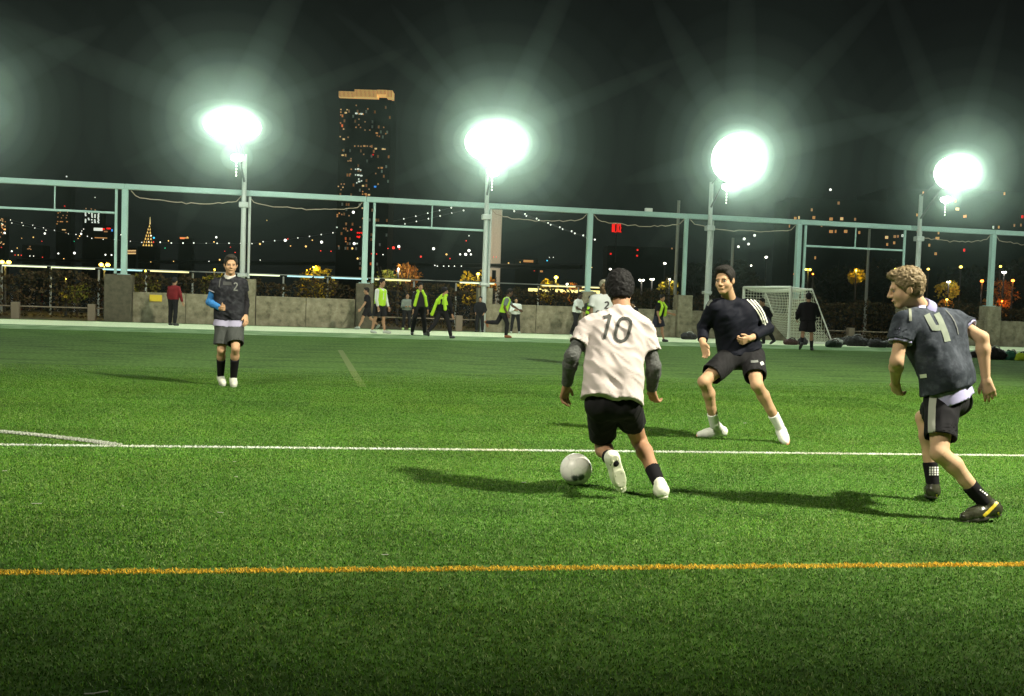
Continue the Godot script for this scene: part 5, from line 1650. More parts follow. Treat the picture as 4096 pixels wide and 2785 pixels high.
	if fine:
		for s in [-1.0, 1.0]:
			var e := Shape.new()
			e.ball(j.head + hb * (Vector3(s * 0.031, 0.001, 0.0742) * sc), Vector3.ONE * 0.0115 * sc, 12, 8)
			var eye := put("eye", e, mat(lin(0.24, 0.22, 0.20), 0.4), t)
			e = Shape.new()
			e.ball(j.head + hb * (Vector3(s * 0.0315, 0.001, 0.0800) * sc), Vector3.ONE * 0.0068 * sc, 10, 6)
			put("iris", e, mat(lin(0.02, 0.013, 0.008), 0.2), eye)
			e = Shape.new()
			e.tube(j.head + hb * (Vector3(s * 0.015, 0.0185, 0.0900) * sc), j.head + hb * (Vector3(s * 0.047, 0.022, 0.0795) * sc), 0.0046 * sc, 0.0030 * sc, 6)
			put("eyebrow", e, mat(o.hair_col, 0.8), t)
		var lp := Shape.new()
		lp.ball(j.head + hb * (Vector3(0, -0.064, 0.0875) * sc), Vector3(0.019, 0.0065, 0.0075) * sc, 10, 6)
		put("lips", lp, mat(o.skin * Color(0.85, 0.62, 0.60), 0.5), t)
	# undershirt showing at hem, sleeves and collar
	for part in ["under", "top"]:
		if not o.has(part):
			continue
		var c: Dictionary = o[part]
		var ez: float = c.get("loose", 0.03) * sc
		var tf := field_round(j, ["pelvis", "chest", "neck", "sh_l", "sh_r", "el_l", "el_r", "wr_l", "wr_r", "hip_l", "hip_r"], 0.20, 0.0105 if fine else 0.026)
		var hem: Vector3 = j.pelvis + up * c.get("hem", 0.0) * sc
		var hd: Vector3 = (-up + c.get("hem_tilt", Vector3.ZERO)).normalized()
		var hc := [[hem, hd]]
		var sl: float = c.get("sleeve", 0.6)
		var ends := {}
		for s in ["l", "r"]:
			var g := 1.0 if s == "l" else -1.0
			var ch: Vector3 = j.chest.lerp(j["sh_" + s], 0.50)
			var wa: Vector3 = j.waist + hx * g * 0.070 * sc
			var he: Vector3 = hem + hx * g * 0.080 * sc + hd * 0.05
			if part == "top":
				tf.bone(ch - up * 0.015, wa, 0.100 * sc + ez, 0.092 * sc + ez * 1.25, 0.05)
				tf.bone(j.neck - up * 0.035, j["sh_" + s] - up * 0.018, 0.050 * sc + ez * 0.35, 0.052 * sc + ez * 0.45, 0.05)
				tf.bone(wa, he, 0.092 * sc + ez * 1.25, 0.100 * sc + ez * 1.4, 0.05, hc)
			else:
				tf.bone(wa - hd * 0.01, he, 0.085 * sc + ez * 0.5, 0.100 * sc + ez * 1.4, 0.05, hc)
			if sl > 0.0:
				var a: Vector3 = j["sh_" + s]
				var el: Vector3 = j["el_" + s]
				var en: Vector3 = a.lerp(el, minf(sl, 1.0))
				var dd := (el - a).normalized()
				if sl <= 1.0:
					tf.bone(a - up * 0.01, en + dd * 0.04, 0.056 * sc + ez * 0.55, 0.050 * sc + ez * 1.0, 0.03, [[en, dd]])
				else:
					tf.bone(a - up * 0.01, el, 0.056 * sc + ez * 0.5, 0.045 * sc + ez * 0.5, 0.03)
					var e2: Vector3 = el.lerp(j["wr_" + s], sl - 1.0)
					var d2: Vector3 = (j["wr_" + s] - el).normalized()
					tf.bone(el, e2 + d2 * 0.03, 0.045 * sc + ez * 0.5, 0.034 * sc + ez * 0.4, 0.02, [[e2, d2]])
					en = e2
					dd = d2
				ends[s] = [en, dd]
		if part == "top":
			tf.bone(j.chest, j.waist, 0.11 * sc + ez * 0.5, 0.10 * sc + ez * 0.5, 0.05)
		if c.has("wrinkle"):
			tf.ripple(noise, c.wrinkle, c.get("wscale", Vector3(4.5, 8, 4.5)), true, c.get("wlean", 0.5))
		if sl > 0.0 and sl <= 1.0 and fine:
			for s in ends:
				var en: Vector3 = ends[s][0]
				var dd: Vector3 = ends[s][1]
				tf.carve(en - dd * 0.03, en + dd * 0.06, 0.050 * sc + ez * 1.0 - 0.019, 0.052 * sc + ez * 1.0 - 0.019)
		var ts := Shape.new()
		tf.nets(ts)
		var cm := mat(c.col, c.get("rough", 0.85), 0.2)
		if c.has("fade"):
			cm = tri_mat(noise_tex(0.02, 5, [[0.0, c.col], [0.4, c.col], [1.0, c.fade]], 256, false, FastNoiseLite.TYPE_SIMPLEX_SMOOTH, 51), 2.2, 0.8, null, 1.0, 0.25)
		put(c.get("called", "shirt" if part == "top" else "undershirt"), ts, cm, t)
		G[part] = tf
	if o.has("collar"):
		var cs := field_round(j, ["neck", "head"], 0.14, 0.006)
		var nu: Vector3 = (j.head - hb.y * 0.03 - j.neck).normalized()
		cs.bone(j.neck - nu * 0.045, j.neck + nu * 0.035, o.get("collar_wide", 0.088) * sc, 0.068 * sc, 0.01, [[j.neck + nu * o.get("collar_top", 0.035), nu], [j.neck - nu * o.get("collar_drop", 0.02), -nu]])
		cs.carve(j.neck - nu * 0.05, j.neck + nu * 0.06, 0.060 * sc, 0.060 * sc)
		var c2 := Shape.new()
		cs.nets(c2)
		put("collar", c2, mat(o.collar, 0.8, 0.3), t)
	# tight sleeves on the forearms
	for s in ["l", "r"]:
		if o.has("arm_" + s):
			var af := field_round(j, ["sh_" + s, "el_" + s, "wr_" + s], 0.09, 0.008)
			var fe: Vector3 = j["el_" + s].lerp(j["wr_" + s], 0.28)
			var dd: Vector3 = (j["wr_" + s] - j["el_" + s]).normalized()
			var st: Vector3 = j["sh_" + s].lerp(j["el_" + s], 0.3)
			af.bone(st, j["el_" + s], 0.049 * sc, 0.047 * sc, 0.02)
			af.bone(j["el_" + s], fe, 0.047 * sc, 0.050 * sc, 0.02)
			af.bone(fe, j["wr_" + s] + dd * 0.03, 0.050 * sc, 0.033 * sc, 0.02, [[j["wr_" + s] - dd * 0.01, dd]])
			af.ripple(noise, 0.004, Vector3(30, 30, 30), true)
			var a2 := Shape.new()
			af.nets(a2)
			put("arm_sleeve", a2, mat(o["arm_" + s], 0.85, 0.3), t)
	# shorts or trousers
	var bt: Dictionary = o.bottom
	var be: float = bt.get("loose", 0.025) * sc
	var bl: float = bt.get("len", 0.7)
	var bf := field_round(j, ["pelvis", "hip_l", "hip_r", "kn_l", "kn_r"] + (["an_l", "an_r"] if bl > 1.0 else []), 0.22, 0.0105 if fine else 0.026)
	bf.bone(j.hip_l, j.hip_r, 0.105 * sc + be * 0.4, 0.105 * sc + be * 0.4, 0.05)
	bf.bone(j.hip_l.lerp(j.waist, 0.55), j.hip_r.lerp(j.waist, 0.55), 0.088 * sc + be * 0.3, 0.088 * sc + be * 0.3, 0.05)
	var hems := []
	for s in ["l", "r"]:
		var a: Vector3 = j["hip_" + s]
		var kn: Vector3 = j["kn_" + s]
		var dd := (kn - a).normalized()
		if bl <= 1.0:
			var en := a.lerp(kn, bt.get("len_" + s, bl))
			bf.bone(a, en + dd * 0.05, 0.094 * sc + be * 0.5, lerpf(0.088, 0.056, bl) * sc + be * 1.5, 0.025, [[en, (dd + bt.get("hem_tilt", Vector3.ZERO)).normalized()]])
			hems.append([en, dd])
		else:
			var dn: Vector3 = j["an_" + s]
			var d2 := (dn - kn).normalized()
			bf.bone(a, kn, 0.094 * sc + be * 0.5, 0.060 * sc + be * 0.6, 0.025)
			bf.bone(kn, kn.lerp(dn, 0.4), 0.060 * sc + be * 0.6, 0.058 * sc + be * 0.7, 0.02)
			bf.bone(kn.lerp(dn, 0.4), dn, 0.058 * sc + be * 0.7, 0.044 * sc + be * 0.6, 0.02, [[dn, d2]])
	if bt.has("wrinkle"):
		bf.ripple(noise, bt.wrinkle, Vector3(8, 3.5, 8), true, 0.2)
	if fine:
		for hm in hems:
			var rr: float = lerpf(0.088, 0.056, bl) * sc + be * 1.5 - 0.010
			bf.carve(hm[0] - hm[1] * 0.05, hm[0] + hm[1] * 0.10, rr * 0.93, rr * 1.03)
	var bs := Shape.new()
	bf.nets(bs)
	put("shorts" if bl <= 1.0 else "trousers", bs, mat(bt.col, 0.85, 0.3), t)
	G["bottom"] = bf
	# socks and shoes
	for s in ["l", "r"]:
		var b := foot_frame(j, s)
		if o.has("sock"):
			var k: Vector3 = j["kn_" + s]
			var a: Vector3 = j["an_" + s]
			var tp: Vector3 = a.lerp(k, o.sock.len)
			var sf := field_round({"a": a, "b": tp}, ["a", "b"], 0.10, 0.0085 if fine else 0.02)
			sf.bone(a - b.y * 0.02, tp + (k - a).normalized() * 0.04, 0.044 * sc, lerpf(0.049, 0.066, clampf(o.sock.len * 1.6 - 0.25, 0.0, 1.0)) * sc, 0.02, [[tp, (k - a).normalized()]])
			var ss := Shape.new()
			sf.nets(ss)
			put("sock", ss, mat(o.sock.col, 0.9, 0.2), t)
			G["sock_" + s] = sf
		var sh: Vector3 = j["heel_" + s]
		var L: float = clampf((j["toe_" + s] - sh).length(), 0.24, 0.30) * sc
		var ff := field_round({"a": sh, "b": sh + b.x * L, "c": j["an_" + s]}, ["a", "b", "c"], 0.07, 0.007 if fine else 0.016)
		var gnd := [[sh, -b.y]]
		ff.bone(sh + b.x * 0.042 + b.y * 0.042, sh + b.x * L * 0.68 + b.y * 0.036, 0.042 * sc, 0.046 * sc, 0.02, gnd)
		ff.bone(sh + b.x * L * 0.55 + b.y * 0.038, sh + b.x * (L - 0.034) + b.y * 0.028, 0.045 * sc, 0.034 * sc, 0.02, gnd)
		ff.bone(sh + b.x * 0.055 + b.y * 0.05, sh + b.x * L * 0.58 + b.y * 0.040, 0.041 * sc, 0.034 * sc, 0.03, gnd)
		ff.bone(sh + b.x * 0.05 + b.y * 0.05, j["an_" + s] + b.y * 0.005, 0.040 * sc, 0.041 * sc, 0.03, gnd)
		if fine:
			ff.ripple(noise, 0.0022, Vector3(50, 50, 50))
		var fs := Shape.new()
		ff.nets(fs)
		var shoe := put("shoe", fs, mat(o.shoe.col, o.shoe.get("rough", 0.45), 0.5), t)
		G["shoe_" + s] = ff
		if fine:
			var so := field_round({"a": sh, "b": sh + b.x * L}, ["a", "b"], 0.07, 0.006)
			var cl := [[sh - b.y * 0.006, -b.y], [sh + b.y * 0.011, b.y]]
			so.bone(sh + b.x * 0.042 + b.y * 0.010, sh + b.x * L * 0.68 + b.y * 0.010, 0.034 * sc, 0.042 * sc, 0.02, cl)
			so.bone(sh + b.x * L * 0.55 + b.y * 0.010, sh + b.x * (L - 0.030) + b.y * 0.010, 0.042 * sc, 0.030 * sc, 0.02, cl)
			var sos := Shape.new()
			so.nets(sos)
			for q in [[0.16, 0.5], [0.16, -0.5], [0.5, 0.7], [0.5, -0.7], [0.72, 0.65], [0.72, -0.65], [0.88, 0.3], [0.88, -0.3]]:
				var p: Vector3 = sh + b.x * L * q[0] + b.z * q[1] * 0.032
				sos.tube(p - b.y * 0.004, p - b.y * 0.013, 0.007, 0.0045, 6)
			put("sole", sos, mat(o.shoe.sole, 0.6), shoe)
	# lime training bib over the clothes
	if o.has("bib"):
		var vf := field_round(j, ["pelvis", "chest", "neck", "sh_l", "sh_r"], 0.22, 0.024)
		var hem: Vector3 = j.pelvis + up * o.bib.get("hem", 0.02) * sc
		for s in ["l", "r"]:
			var g := 1.0 if s == "l" else -1.0
			var ch: Vector3 = j.chest.lerp(j["sh_" + s], 0.45)
			var he: Vector3 = hem + hx * g * 0.07 * sc
			vf.bone(ch, he - up * 0.05, 0.135 * sc, 0.140 * sc, 0.05, [[hem, -up], [j.neck - up * 0.035 * sc, up]])
			vf.bone(j.neck - up * 0.07 + sx * g * 0.05, j.neck.lerp(j["sh_" + s], 0.62) - up * 0.03, 0.085 * sc, 0.078 * sc, 0.03)
		vf.carve(j.neck - up * 0.02 + hb.z * 0.06, j.neck + up * 0.2, 0.075 * sc, 0.085 * sc)
		var vs := Shape.new()
		vf.nets(vs)
		put("bib", vs, mat(o.bib.col, 0.7), t)
	return {"node": t, "fields": G, "base": at, "j": j}


# flat print laid on a surface: a ribbon along a line that is pressed on to the field
func print_on(p: Dictionary, on: String, called: String, pts: Array, width: float, m: Material, closed := false, parent_part := "", lift := 0.003) -> void:
	var f: Field = p.fields[on]
	var base: Vector3 = p.base
	var line := []
	var q := pts.duplicate()
	if closed:
		q.append(pts[0])
	for i in q.size() - 1:
		var n := maxi(1, int(q[i].distance_to(q[i + 1]) / 0.008))
		for k in n:
			line.append(q[i].lerp(q[i + 1], float(k) / n))
	line.append(q[q.size() - 1])
	var s := Shape.new()
	var last := []
	for i in line.size():
		var tan: Vector3 = (line[mini(i + 1, line.size() - 1)] - line[maxi(i - 1, 0)]).normalized()
		if closed:
			tan = (line[(i + 1) % line.size()] - line[(i - 1 + line.size() - 1) % (line.size() - 1)]).normalized()
		var dir: Vector3 = (line[i] + base - Vector3(0, 1.3, 0)).normalized()
		var side := tan.cross(dir).normalized() * width * 0.5
		var row := []
		for c in [-1.0, -0.33, 0.33, 1.0]:
			var hit: Array = f.march(line[i] + side * c - dir * 0.10, dir, 0.65)
			if not hit[0]:
				row = []
				break
			var nn := f.grad(hit[1])
			row.append(s.vert(hit[1] + nn * lift - dir * 0.001, nn))
		if row.size() and last.size():
			if s.v[row[1]].distance_to(s.v[last[1]]) < 0.06:
				for k in 3:
					s.tri(last[k], last[k + 1], row[k + 1])
					s.tri(last[k], row[k + 1], row[k])
		last = row
	if s.ix.size():
		put(called, s, m, p.node)


func basis_facing(fwd: Vector3, up: Vector3) -> Basis:
	var z := fwd.normalized()
	var x := up.cross(z).normalized()
	return Basis(x, z.cross(x), z)


func make_players() -> void:
	var j := {}
	var p := {}
	# number ten, running away after the ball
	j = {"base": Vector3(0.681, 0.000, -6.600), "pelvis": Vector3(0.000, 0.655, 0.000), "waist": Vector3(0.006, 0.831, -0.060), "chest": Vector3(0.033, 1.061, -0.170), "neck": Vector3(0.067, 1.255, -0.250), "head": Vector3(0.056, 1.375, -0.330), "sh_l": Vector3(-0.158, 1.146, -0.180), "el_l": Vector3(-0.279, 0.927, -0.060), "wr_l": Vector3(-0.299, 0.717, -0.200), "hd_l": Vector3(-0.314, 0.607, -0.260), "sh_r": Vector3(0.211, 1.148, -0.180), "el_r": Vector3(0.282, 0.873, -0.120), "wr_r": Vector3(0.297, 0.698, -0.280), "hd_r": Vector3(0.333, 0.598, -0.350), "hip_l": Vector3(-0.070, 0.614, -0.020), "kn_l": Vector3(-0.023, 0.270, -0.300), "an_l": Vector3(0.009, 0.250, 0.060), "heel_l": Vector3(0.004, 0.307, 0.130), "toe_l": Vector3(0.094, 0.029, 0.040), "hip_r": Vector3(0.088, 0.625, -0.020), "kn_r": Vector3(0.224, 0.345, -0.300), "an_r": Vector3(0.345, 0.088, -0.060), "heel_r": Vector3(0.367, 0.003, 0.020), "toe_r": Vector3(0.378, -0.016, -0.230)}
	j.head_basis = basis_facing(Vector3(0.10, -0.38, -0.92), Vector3(-0.06, 0.95, -0.3))
	j.thumb_l = Vector3(0.7, 0.2, -0.6)
	j.thumb_r = Vector3(-0.7, 0.2, -0.6)
	p = person("person in a white shirt numbered ten running away after the football", j.base, j, {
		"fine": true, "skin": lin(0.36, 0.20, 0.115), "hair": "full", "hair_col": lin(0.010, 0.010, 0.010), "curl_l": 0.45, "curl_r": 0.5,
		"top": {"col": lin(0.47, 0.42, 0.40), "loose": 0.024, "hem": -0.02, "sleeve": 0.64, "wrinkle": 0.0088, "wscale": Vector3(3.0, 8.5, 3.5), "wlean": 0.75},
		"arm_l": lin(0.085, 0.090, 0.085), "arm_r": lin(0.085, 0.090, 0.085),
		"bottom": {"col": lin(0.011, 0.011, 0.012), "len": 0.70, "len_r": 0.56, "loose": 0.018, "wrinkle": 0.005},
		"sock": {"col": lin(0.012, 0.012, 0.013), "len": 0.37}, "shoe": {"col": lin(0.68, 0.70, 0.58), "sole": lin(0.60, 0.62, 0.46)}})
	var ink := mat(lin(0.035, 0.038, 0.032), 0.8)
	print_on(p, "top", "shirt_number", [Vector3(-0.092, 1.194, 0.100), Vector3(-0.068, 1.200, 0.100), Vector3(-0.047, 1.212, 0.100)], 0.022, ink)
	print_on(p, "top", "shirt_number", [Vector3(-0.046, 1.212, 0.100), Vector3(-0.056, 1.174, 0.100), Vector3(-0.065, 1.130, 0.100), Vector3(-0.075, 1.083, 0.100), Vector3(-0.083, 1.053, 0.100)], 0.020, ink)
	print_on(p, "top", "shirt_number", [Vector3(0.041, 1.194, 0.100), Vector3(0.069, 1.190, 0.100), Vector3(0.086, 1.175, 0.100), Vector3(0.089, 1.154, 0.100), Vector3(0.081, 1.114, 0.100), Vector3(0.070, 1.073, 0.100), Vector3(0.055, 1.051, 0.100), Vector3(0.030, 1.042, 0.100), Vector3(0.007, 1.047, 0.100), Vector3(-0.009, 1.064, 0.100), Vector3(-0.011, 1.085, 0.100), Vector3(-0.003, 1.127, 0.100), Vector3(0.008, 1.164, 0.100), Vector3(0.021, 1.185, 0.100)], 0.020, ink, true)
	# the player in navy, crouched and facing the ball
	j = {"base": Vector3(2.247, 0.000, -9.760), "pelvis": Vector3(0.000, 0.842, 0.000), "waist": Vector3(-0.027, 0.952, -0.020), "chest": Vector3(-0.100, 1.163, 0.040), "neck": Vector3(-0.162, 1.368, 0.100), "head": Vector3(-0.231, 1.546, 0.180), "sh_r": Vector3(-0.315, 1.300, 0.140), "el_r": Vector3(-0.380, 1.087, 0.010), "wr_r": Vector3(-0.421, 0.936, 0.220), "hd_r": Vector3(-0.379, 0.806, 0.290), "sh_l": Vector3(0.087, 1.307, 0.000), "el_l": Vector3(0.260, 1.094, -0.040), "wr_l": Vector3(0.052, 0.995, 0.140), "hd_l": Vector3(-0.111, 0.940, 0.210), "hip_r": Vector3(-0.111, 0.799, 0.020), "kn_r": Vector3(-0.397, 0.570, 0.240), "an_r": Vector3(-0.220, 0.137, 0.000), "heel_r": Vector3(-0.079, 0.020, -0.190), "toe_r": Vector3(-0.383, -0.006, -0.100), "hip_l": Vector3(0.114, 0.806, 0.000), "kn_l": Vector3(0.096, 0.560, 0.300), "an_l": Vector3(0.367, 0.169, 0.140), "heel_l": Vector3(0.429, 0.069, 0.040), "toe_l": Vector3(0.416, -0.005, 0.260)}
	j.head_basis = basis_facing(Vector3(-0.56, -0.12, 0.82), Vector3(-0.10, 1, 0.05))
	j.thumb_r = Vector3(0.6, 0.1, 0.7)
	j.thumb_l = Vector3(0.2, 0.9, 0.3)
	p = person("person in a navy long sleeved top and black shorts crouching with feet apart", j.base, j, {
		"fine": true, "sc": 1.06, "skin": lin(0.40, 0.25, 0.145), "hair": "short", "hair_col": lin(0.016, 0.015, 0.013), "curl_l": 1.0, "curl_r": 0.3,
		"top": {"col": lin(0.007, 0.008, 0.013), "loose": 0.026, "hem": 0.02, "sleeve": 1.80, "wrinkle": 0.0045, "wlean": -0.6, "rough": 0.7},
		"bottom": {"col": lin(0.011, 0.011, 0.012), "len": 0.72, "loose": 0.026, "wrinkle": 0.005},
		"sock": {"col": lin(0.66, 0.67, 0.64), "len": 0.26}, "shoe": {"col": lin(0.66, 0.68, 0.62), "sole": lin(0.62, 0.20, 0.13)}})
	var chalk := mat(lin(0.55, 0.57, 0.48), 0.8)
	for st in [[Vector3(-0.026, 1.386, 0.160), Vector3(0.012, 1.357, 0.160), Vector3(0.056, 1.316, 0.160), Vector3(0.095, 1.269, 0.160), Vector3(0.128, 1.221, 0.160), Vector3(0.152, 1.173, 0.160), Vector3(0.168, 1.140, 0.160)], [Vector3(-0.005, 1.398, 0.160), Vector3(0.033, 1.369, 0.160), Vector3(0.077, 1.326, 0.160), Vector3(0.116, 1.279, 0.160), Vector3(0.149, 1.231, 0.160), Vector3(0.170, 1.180, 0.160), Vector3(0.188, 1.129, 0.160)], [Vector3(0.015, 1.405, 0.160), Vector3(0.052, 1.377, 0.160), Vector3(0.097, 1.336, 0.160), Vector3(0.136, 1.290, 0.160), Vector3(0.167, 1.241, 0.160), Vector3(0.187, 1.193, 0.160), Vector3(0.204, 1.151, 0.160)]]:
		print_on(p, "top", "sleeve_stripe", st, 0.0115, chalk)
	print_on(p, "top", "sleeve_stripe", [Vector3(-0.312, 1.383, 0.160), Vector3(-0.338, 1.354, 0.160), Vector3(-0.362, 1.326, 0.160), Vector3(-0.378, 1.295, 0.160)], 0.02, mat(lin(0.12, 0.14, 0.12), 0.8))
	print_on(p, "bottom", "shorts_print", [Vector3(0.064, 0.771, 0.160), Vector3(0.097, 0.772, 0.160), Vector3(0.133, 0.778, 0.160)], 0.022, mat(lin(0.13, 0.14, 0.13), 0.8))
	print_on(p, "bottom", "shorts_print", [Vector3(0.162, 0.772, 0.160), Vector3(0.179, 0.743, 0.160)], 0.03, mat(lin(0.42, 0.44, 0.42), 0.8))
	# number four, pushing off to the left
	j = {"base": Vector3(2.853, 0.000, -6.480), "pelvis": Vector3(0.000, 0.773, 0.000), "waist": Vector3(-0.022, 0.905, 0.020), "chest": Vector3(-0.109, 1.137, -0.020), "neck": Vector3(-0.188, 1.330, -0.070), "head": Vector3(-0.304, 1.453, -0.020), "sh_l": Vector3(-0.336, 1.238, 0.060), "el_l": Vector3(-0.392, 0.981, 0.120), "wr_l": Vector3(-0.319, 0.833, -0.070), "hd_l": Vector3(-0.271, 0.732, -0.140), "sh_r": Vector3(0.064, 1.257, -0.120), "el_r": Vector3(0.202, 1.148, 0.000), "wr_r": Vector3(0.238, 0.883, 0.010), "hd_r": Vector3(0.272, 0.744, 0.030), "hip_l": Vector3(-0.057, 0.735, 0.060), "kn_l": Vector3(-0.135, 0.416, 0.230), "an_l": Vector3(0.151, 0.141, 0.240), "heel_l": Vector3(0.281, 0.041, 0.240), "toe_l": Vector3(0.004, -0.013, 0.280), "hip_r": Vector3(0.085, 0.724, -0.100), "kn_r": Vector3(0.036, 0.566, -0.440), "an_r": Vector3(0.097, 0.137, -0.380), "heel_r": Vector3(0.083, 0.026, -0.320), "toe_r": Vector3(0.166, 0.002, -0.580)}
	j.head_basis = basis_facing(Vector3(-0.90, -0.26, -0.26), Vector3(-0.22, 0.96, 0.0))
	j.thumb_r = Vector3(-0.8, 0.1, -0.3)
	j.thumb_l = Vector3(-0.5, 0.2, -0.8)
	var lav := lin(0.36, 0.35, 0.54)
	p = person("person in a charcoal jersey numbered four with curly hair pushing off to the left", j.base, j, {
		"fine": true, "sc": 1.0, "skin": lin(0.50, 0.33, 0.20), "hair": "curly", "hair_col": lin(0.19, 0.145, 0.08), "curl_l": 0.5, "curl_r": 0.4,
		"under": {"col": lav, "loose": 0.026, "hem": -0.055, "sleeve": 0.56, "hem_tilt": Vector3(0.08, 0, 0)},
		"top": {"fade": lin(0.11, 0.125, 0.15), "col": lin(0.026, 0.032, 0.041), "loose": 0.036, "hem": 0.035, "sleeve": 0.50, "wrinkle": 0.0045, "wscale": Vector3(7, 3.5, 6), "wlean": 0.4, "called": "jersey", "rough": 0.75},
		"collar": lin(0.30, 0.29, 0.48), "collar_drop": 0.055, "collar_top": 0.008, "collar_wide": 0.096,
		"bottom": {"col": lin(0.010, 0.010, 0.012), "len": 0.72, "loose": 0.022, "wrinkle": 0.004},
		"sock": {"col": lin(0.012, 0.012, 0.013), "len": 0.30}, "shoe": {"col": lin(0.035, 0.038, 0.022), "sole": lin(0.03, 0.03, 0.02), "rough": 0.25}})
	var dull := mat(lin(0.15, 0.18, 0.135), 0.8)
	print_on(p, "top", "jersey_number", [Vector3(-0.241, 1.287, 0.180), Vector3(-0.217, 1.246, 0.180), Vector3(-0.191, 1.203, 0.180), Vector3(-0.168, 1.204, 0.180), Vector3(-0.138, 1.208, 0.180)], 0.036, dull)
	print_on(p, "top", "jersey_number", [Vector3(-0.180, 1.295, 0.180), Vector3(-0.152, 1.249, 0.180), Vector3(-0.132, 1.204, 0.180), Vector3(-0.115, 1.165, 0.180), Vector3(-0.100, 1.120, 0.180)], 0.036, dull)
	print_on(p, "top", "collar_yoke", [Vector3(-0.336, 1.351, 0.180), Vector3(-0.300, 1.348, 0.180), Vector3(-0.260, 1.345, 0.180), Vector3(-0.225, 1.347, 0.180), Vector3(-0.203, 1.352, 0.180)], 0.042, mat(lav, 0.8))
	print_on(p, "top", "jersey_piping", [Vector3(-0.350, 1.337, 0.180), Vector3(-0.345, 1.287, 0.180), Vector3(-0.341, 1.242, 0.180)], 0.016, mat(lin(0.19, 0.21, 0.16), 0.8))
	print_on(p, "top", "jersey_piping", [Vector3(-0.124, 1.320, 0.180), Vector3(-0.087, 1.283, 0.180), Vector3(-0.062, 1.247, 0.180), Vector3(-0.045, 1.207, 0.180), Vector3(-0.035, 1.168, 0.180)], 0.005, mat(lin(0.13, 0.14, 0.13), 0.8))
	print_on(p, "top", "hem_tag", [Vector3(-0.260, 0.894, 0.180), Vector3(-0.238, 0.897, 0.180), Vector3(-0.218, 0.900, 0.180)], 0.024, mat(lin(0.55, 0.62, 0.48), 0.8))
	print_on(p, "bottom", "side_stripe", [Vector3(-0.169, 0.790, 0.180), Vector3(-0.173, 0.703, 0.180), Vector3(-0.171, 0.610, 0.180), Vector3(-0.165, 0.506, 0.180)], 0.042, mat(lin(0.36, 0.38, 0.32), 0.8))
	print_on(p, "shoe_l", "shoe_flash", [Vector3(0.095, 0.056, 0.380), Vector3(0.127, 0.088, 0.380), Vector3(0.156, 0.120, 0.380), Vector3(0.175, 0.145, 0.380)], 0.018, mat(lin(0.60, 0.48, 0.03), 0.4))
	print_on(p, "shoe_l", "shoe_flash", [Vector3(0.183, 0.071, 0.380), Vector3(0.203, 0.080, 0.380), Vector3(0.221, 0.090, 0.380)], 0.022, mat(lin(0.60, 0.48, 0.03), 0.4))
	print_on(p, "shoe_r", "shoe_flash", [Vector3(0.056, 0.060, -0.220), Vector3(0.073, 0.063, -0.220), Vector3(0.089, 0.067, -0.220)], 0.022, mat(lin(0.60, 0.48, 0.03), 0.4))
	for d in [[Vector3(0.021, 0.246, -0.270), Vector3(0.032, 0.246, -0.270)], [Vector3(0.037, 0.246, -0.270), Vector3(0.048, 0.247, -0.270)], [Vector3(0.054, 0.247, -0.270), Vector3(0.065, 0.247, -0.270)], [Vector3(0.070, 0.247, -0.270), Vector3(0.081, 0.248, -0.270)], [Vector3(0.022, 0.232, -0.270), Vector3(0.032, 0.233, -0.270)], [Vector3(0.038, 0.233, -0.270), Vector3(0.048, 0.233, -0.270)], [Vector3(0.055, 0.234, -0.270), Vector3(0.065, 0.234, -0.270)], [Vector3(0.071, 0.234, -0.270), Vector3(0.082, 0.234, -0.270)], [Vector3(0.022, 0.222, -0.270), Vector3(0.033, 0.222, -0.270)], [Vector3(0.038, 0.223, -0.270), Vector3(0.049, 0.223, -0.270)], [Vector3(0.055, 0.223, -0.270), Vector3(0.066, 0.224, -0.270)], [Vector3(0.072, 0.224, -0.270), Vector3(0.082, 0.224, -0.270)], [Vector3(0.023, 0.210, -0.270), Vector3(0.034, 0.210, -0.270)], [Vector3(0.039, 0.210, -0.270), Vector3(0.050, 0.210, -0.270)], [Vector3(0.056, 0.211, -0.270), Vector3(0.067, 0.211, -0.270)], [Vector3(0.072, 0.211, -0.270), Vector3(0.083, 0.212, -0.270)], [Vector3(0.024, 0.196, -0.270), Vector3(0.034, 0.197, -0.270)], [Vector3(0.040, 0.197, -0.270), Vector3(0.050, 0.197, -0.270)], [Vector3(0.057, 0.197, -0.270), Vector3(0.067, 0.198, -0.270)], [Vector3(0.073, 0.198, -0.270), Vector3(0.084, 0.198, -0.270)]]:
		print_on(p, "sock_r", "grip_dot", d, 0.009, M.white)
	for d in [[Vector3(0.062, 0.220, 0.380), Vector3(0.069, 0.215, 0.380)], [Vector3(0.075, 0.229, 0.380), Vector3(0.083, 0.224, 0.380)], [Vector3(0.089, 0.238, 0.380), Vector3(0.097, 0.233, 0.380)], [Vector3(0.075, 0.210, 0.380), Vector3(0.083, 0.205, 0.380)], [Vector3(0.089, 0.219, 0.380), Vector3(0.097, 0.214, 0.380)], [Vector3(0.103, 0.228, 0.380), Vector3(0.111, 0.222, 0.380)], [Vector3(0.089, 0.200, 0.380), Vector3(0.097, 0.195, 0.380)], [Vector3(0.103, 0.209, 0.380), Vector3(0.110, 0.204, 0.380)], [Vector3(0.117, 0.218, 0.380), Vector3(0.124, 0.212, 0.380)], [Vector3(0.102, 0.190, 0.380), Vector3(0.110, 0.185, 0.380)], [Vector3(0.116, 0.199, 0.380), Vector3(0.124, 0.193, 0.380)], [Vector3(0.130, 0.207, 0.380), Vector3(0.138, 0.202, 0.380)], [Vector3(0.116, 0.180, 0.380), Vector3(0.124, 0.174, 0.380)], [Vector3(0.130, 0.188, 0.380), Vector3(0.138, 0.183, 0.380)], [Vector3(0.144, 0.197, 0.380), Vector3(0.152, 0.192, 0.380)]]:
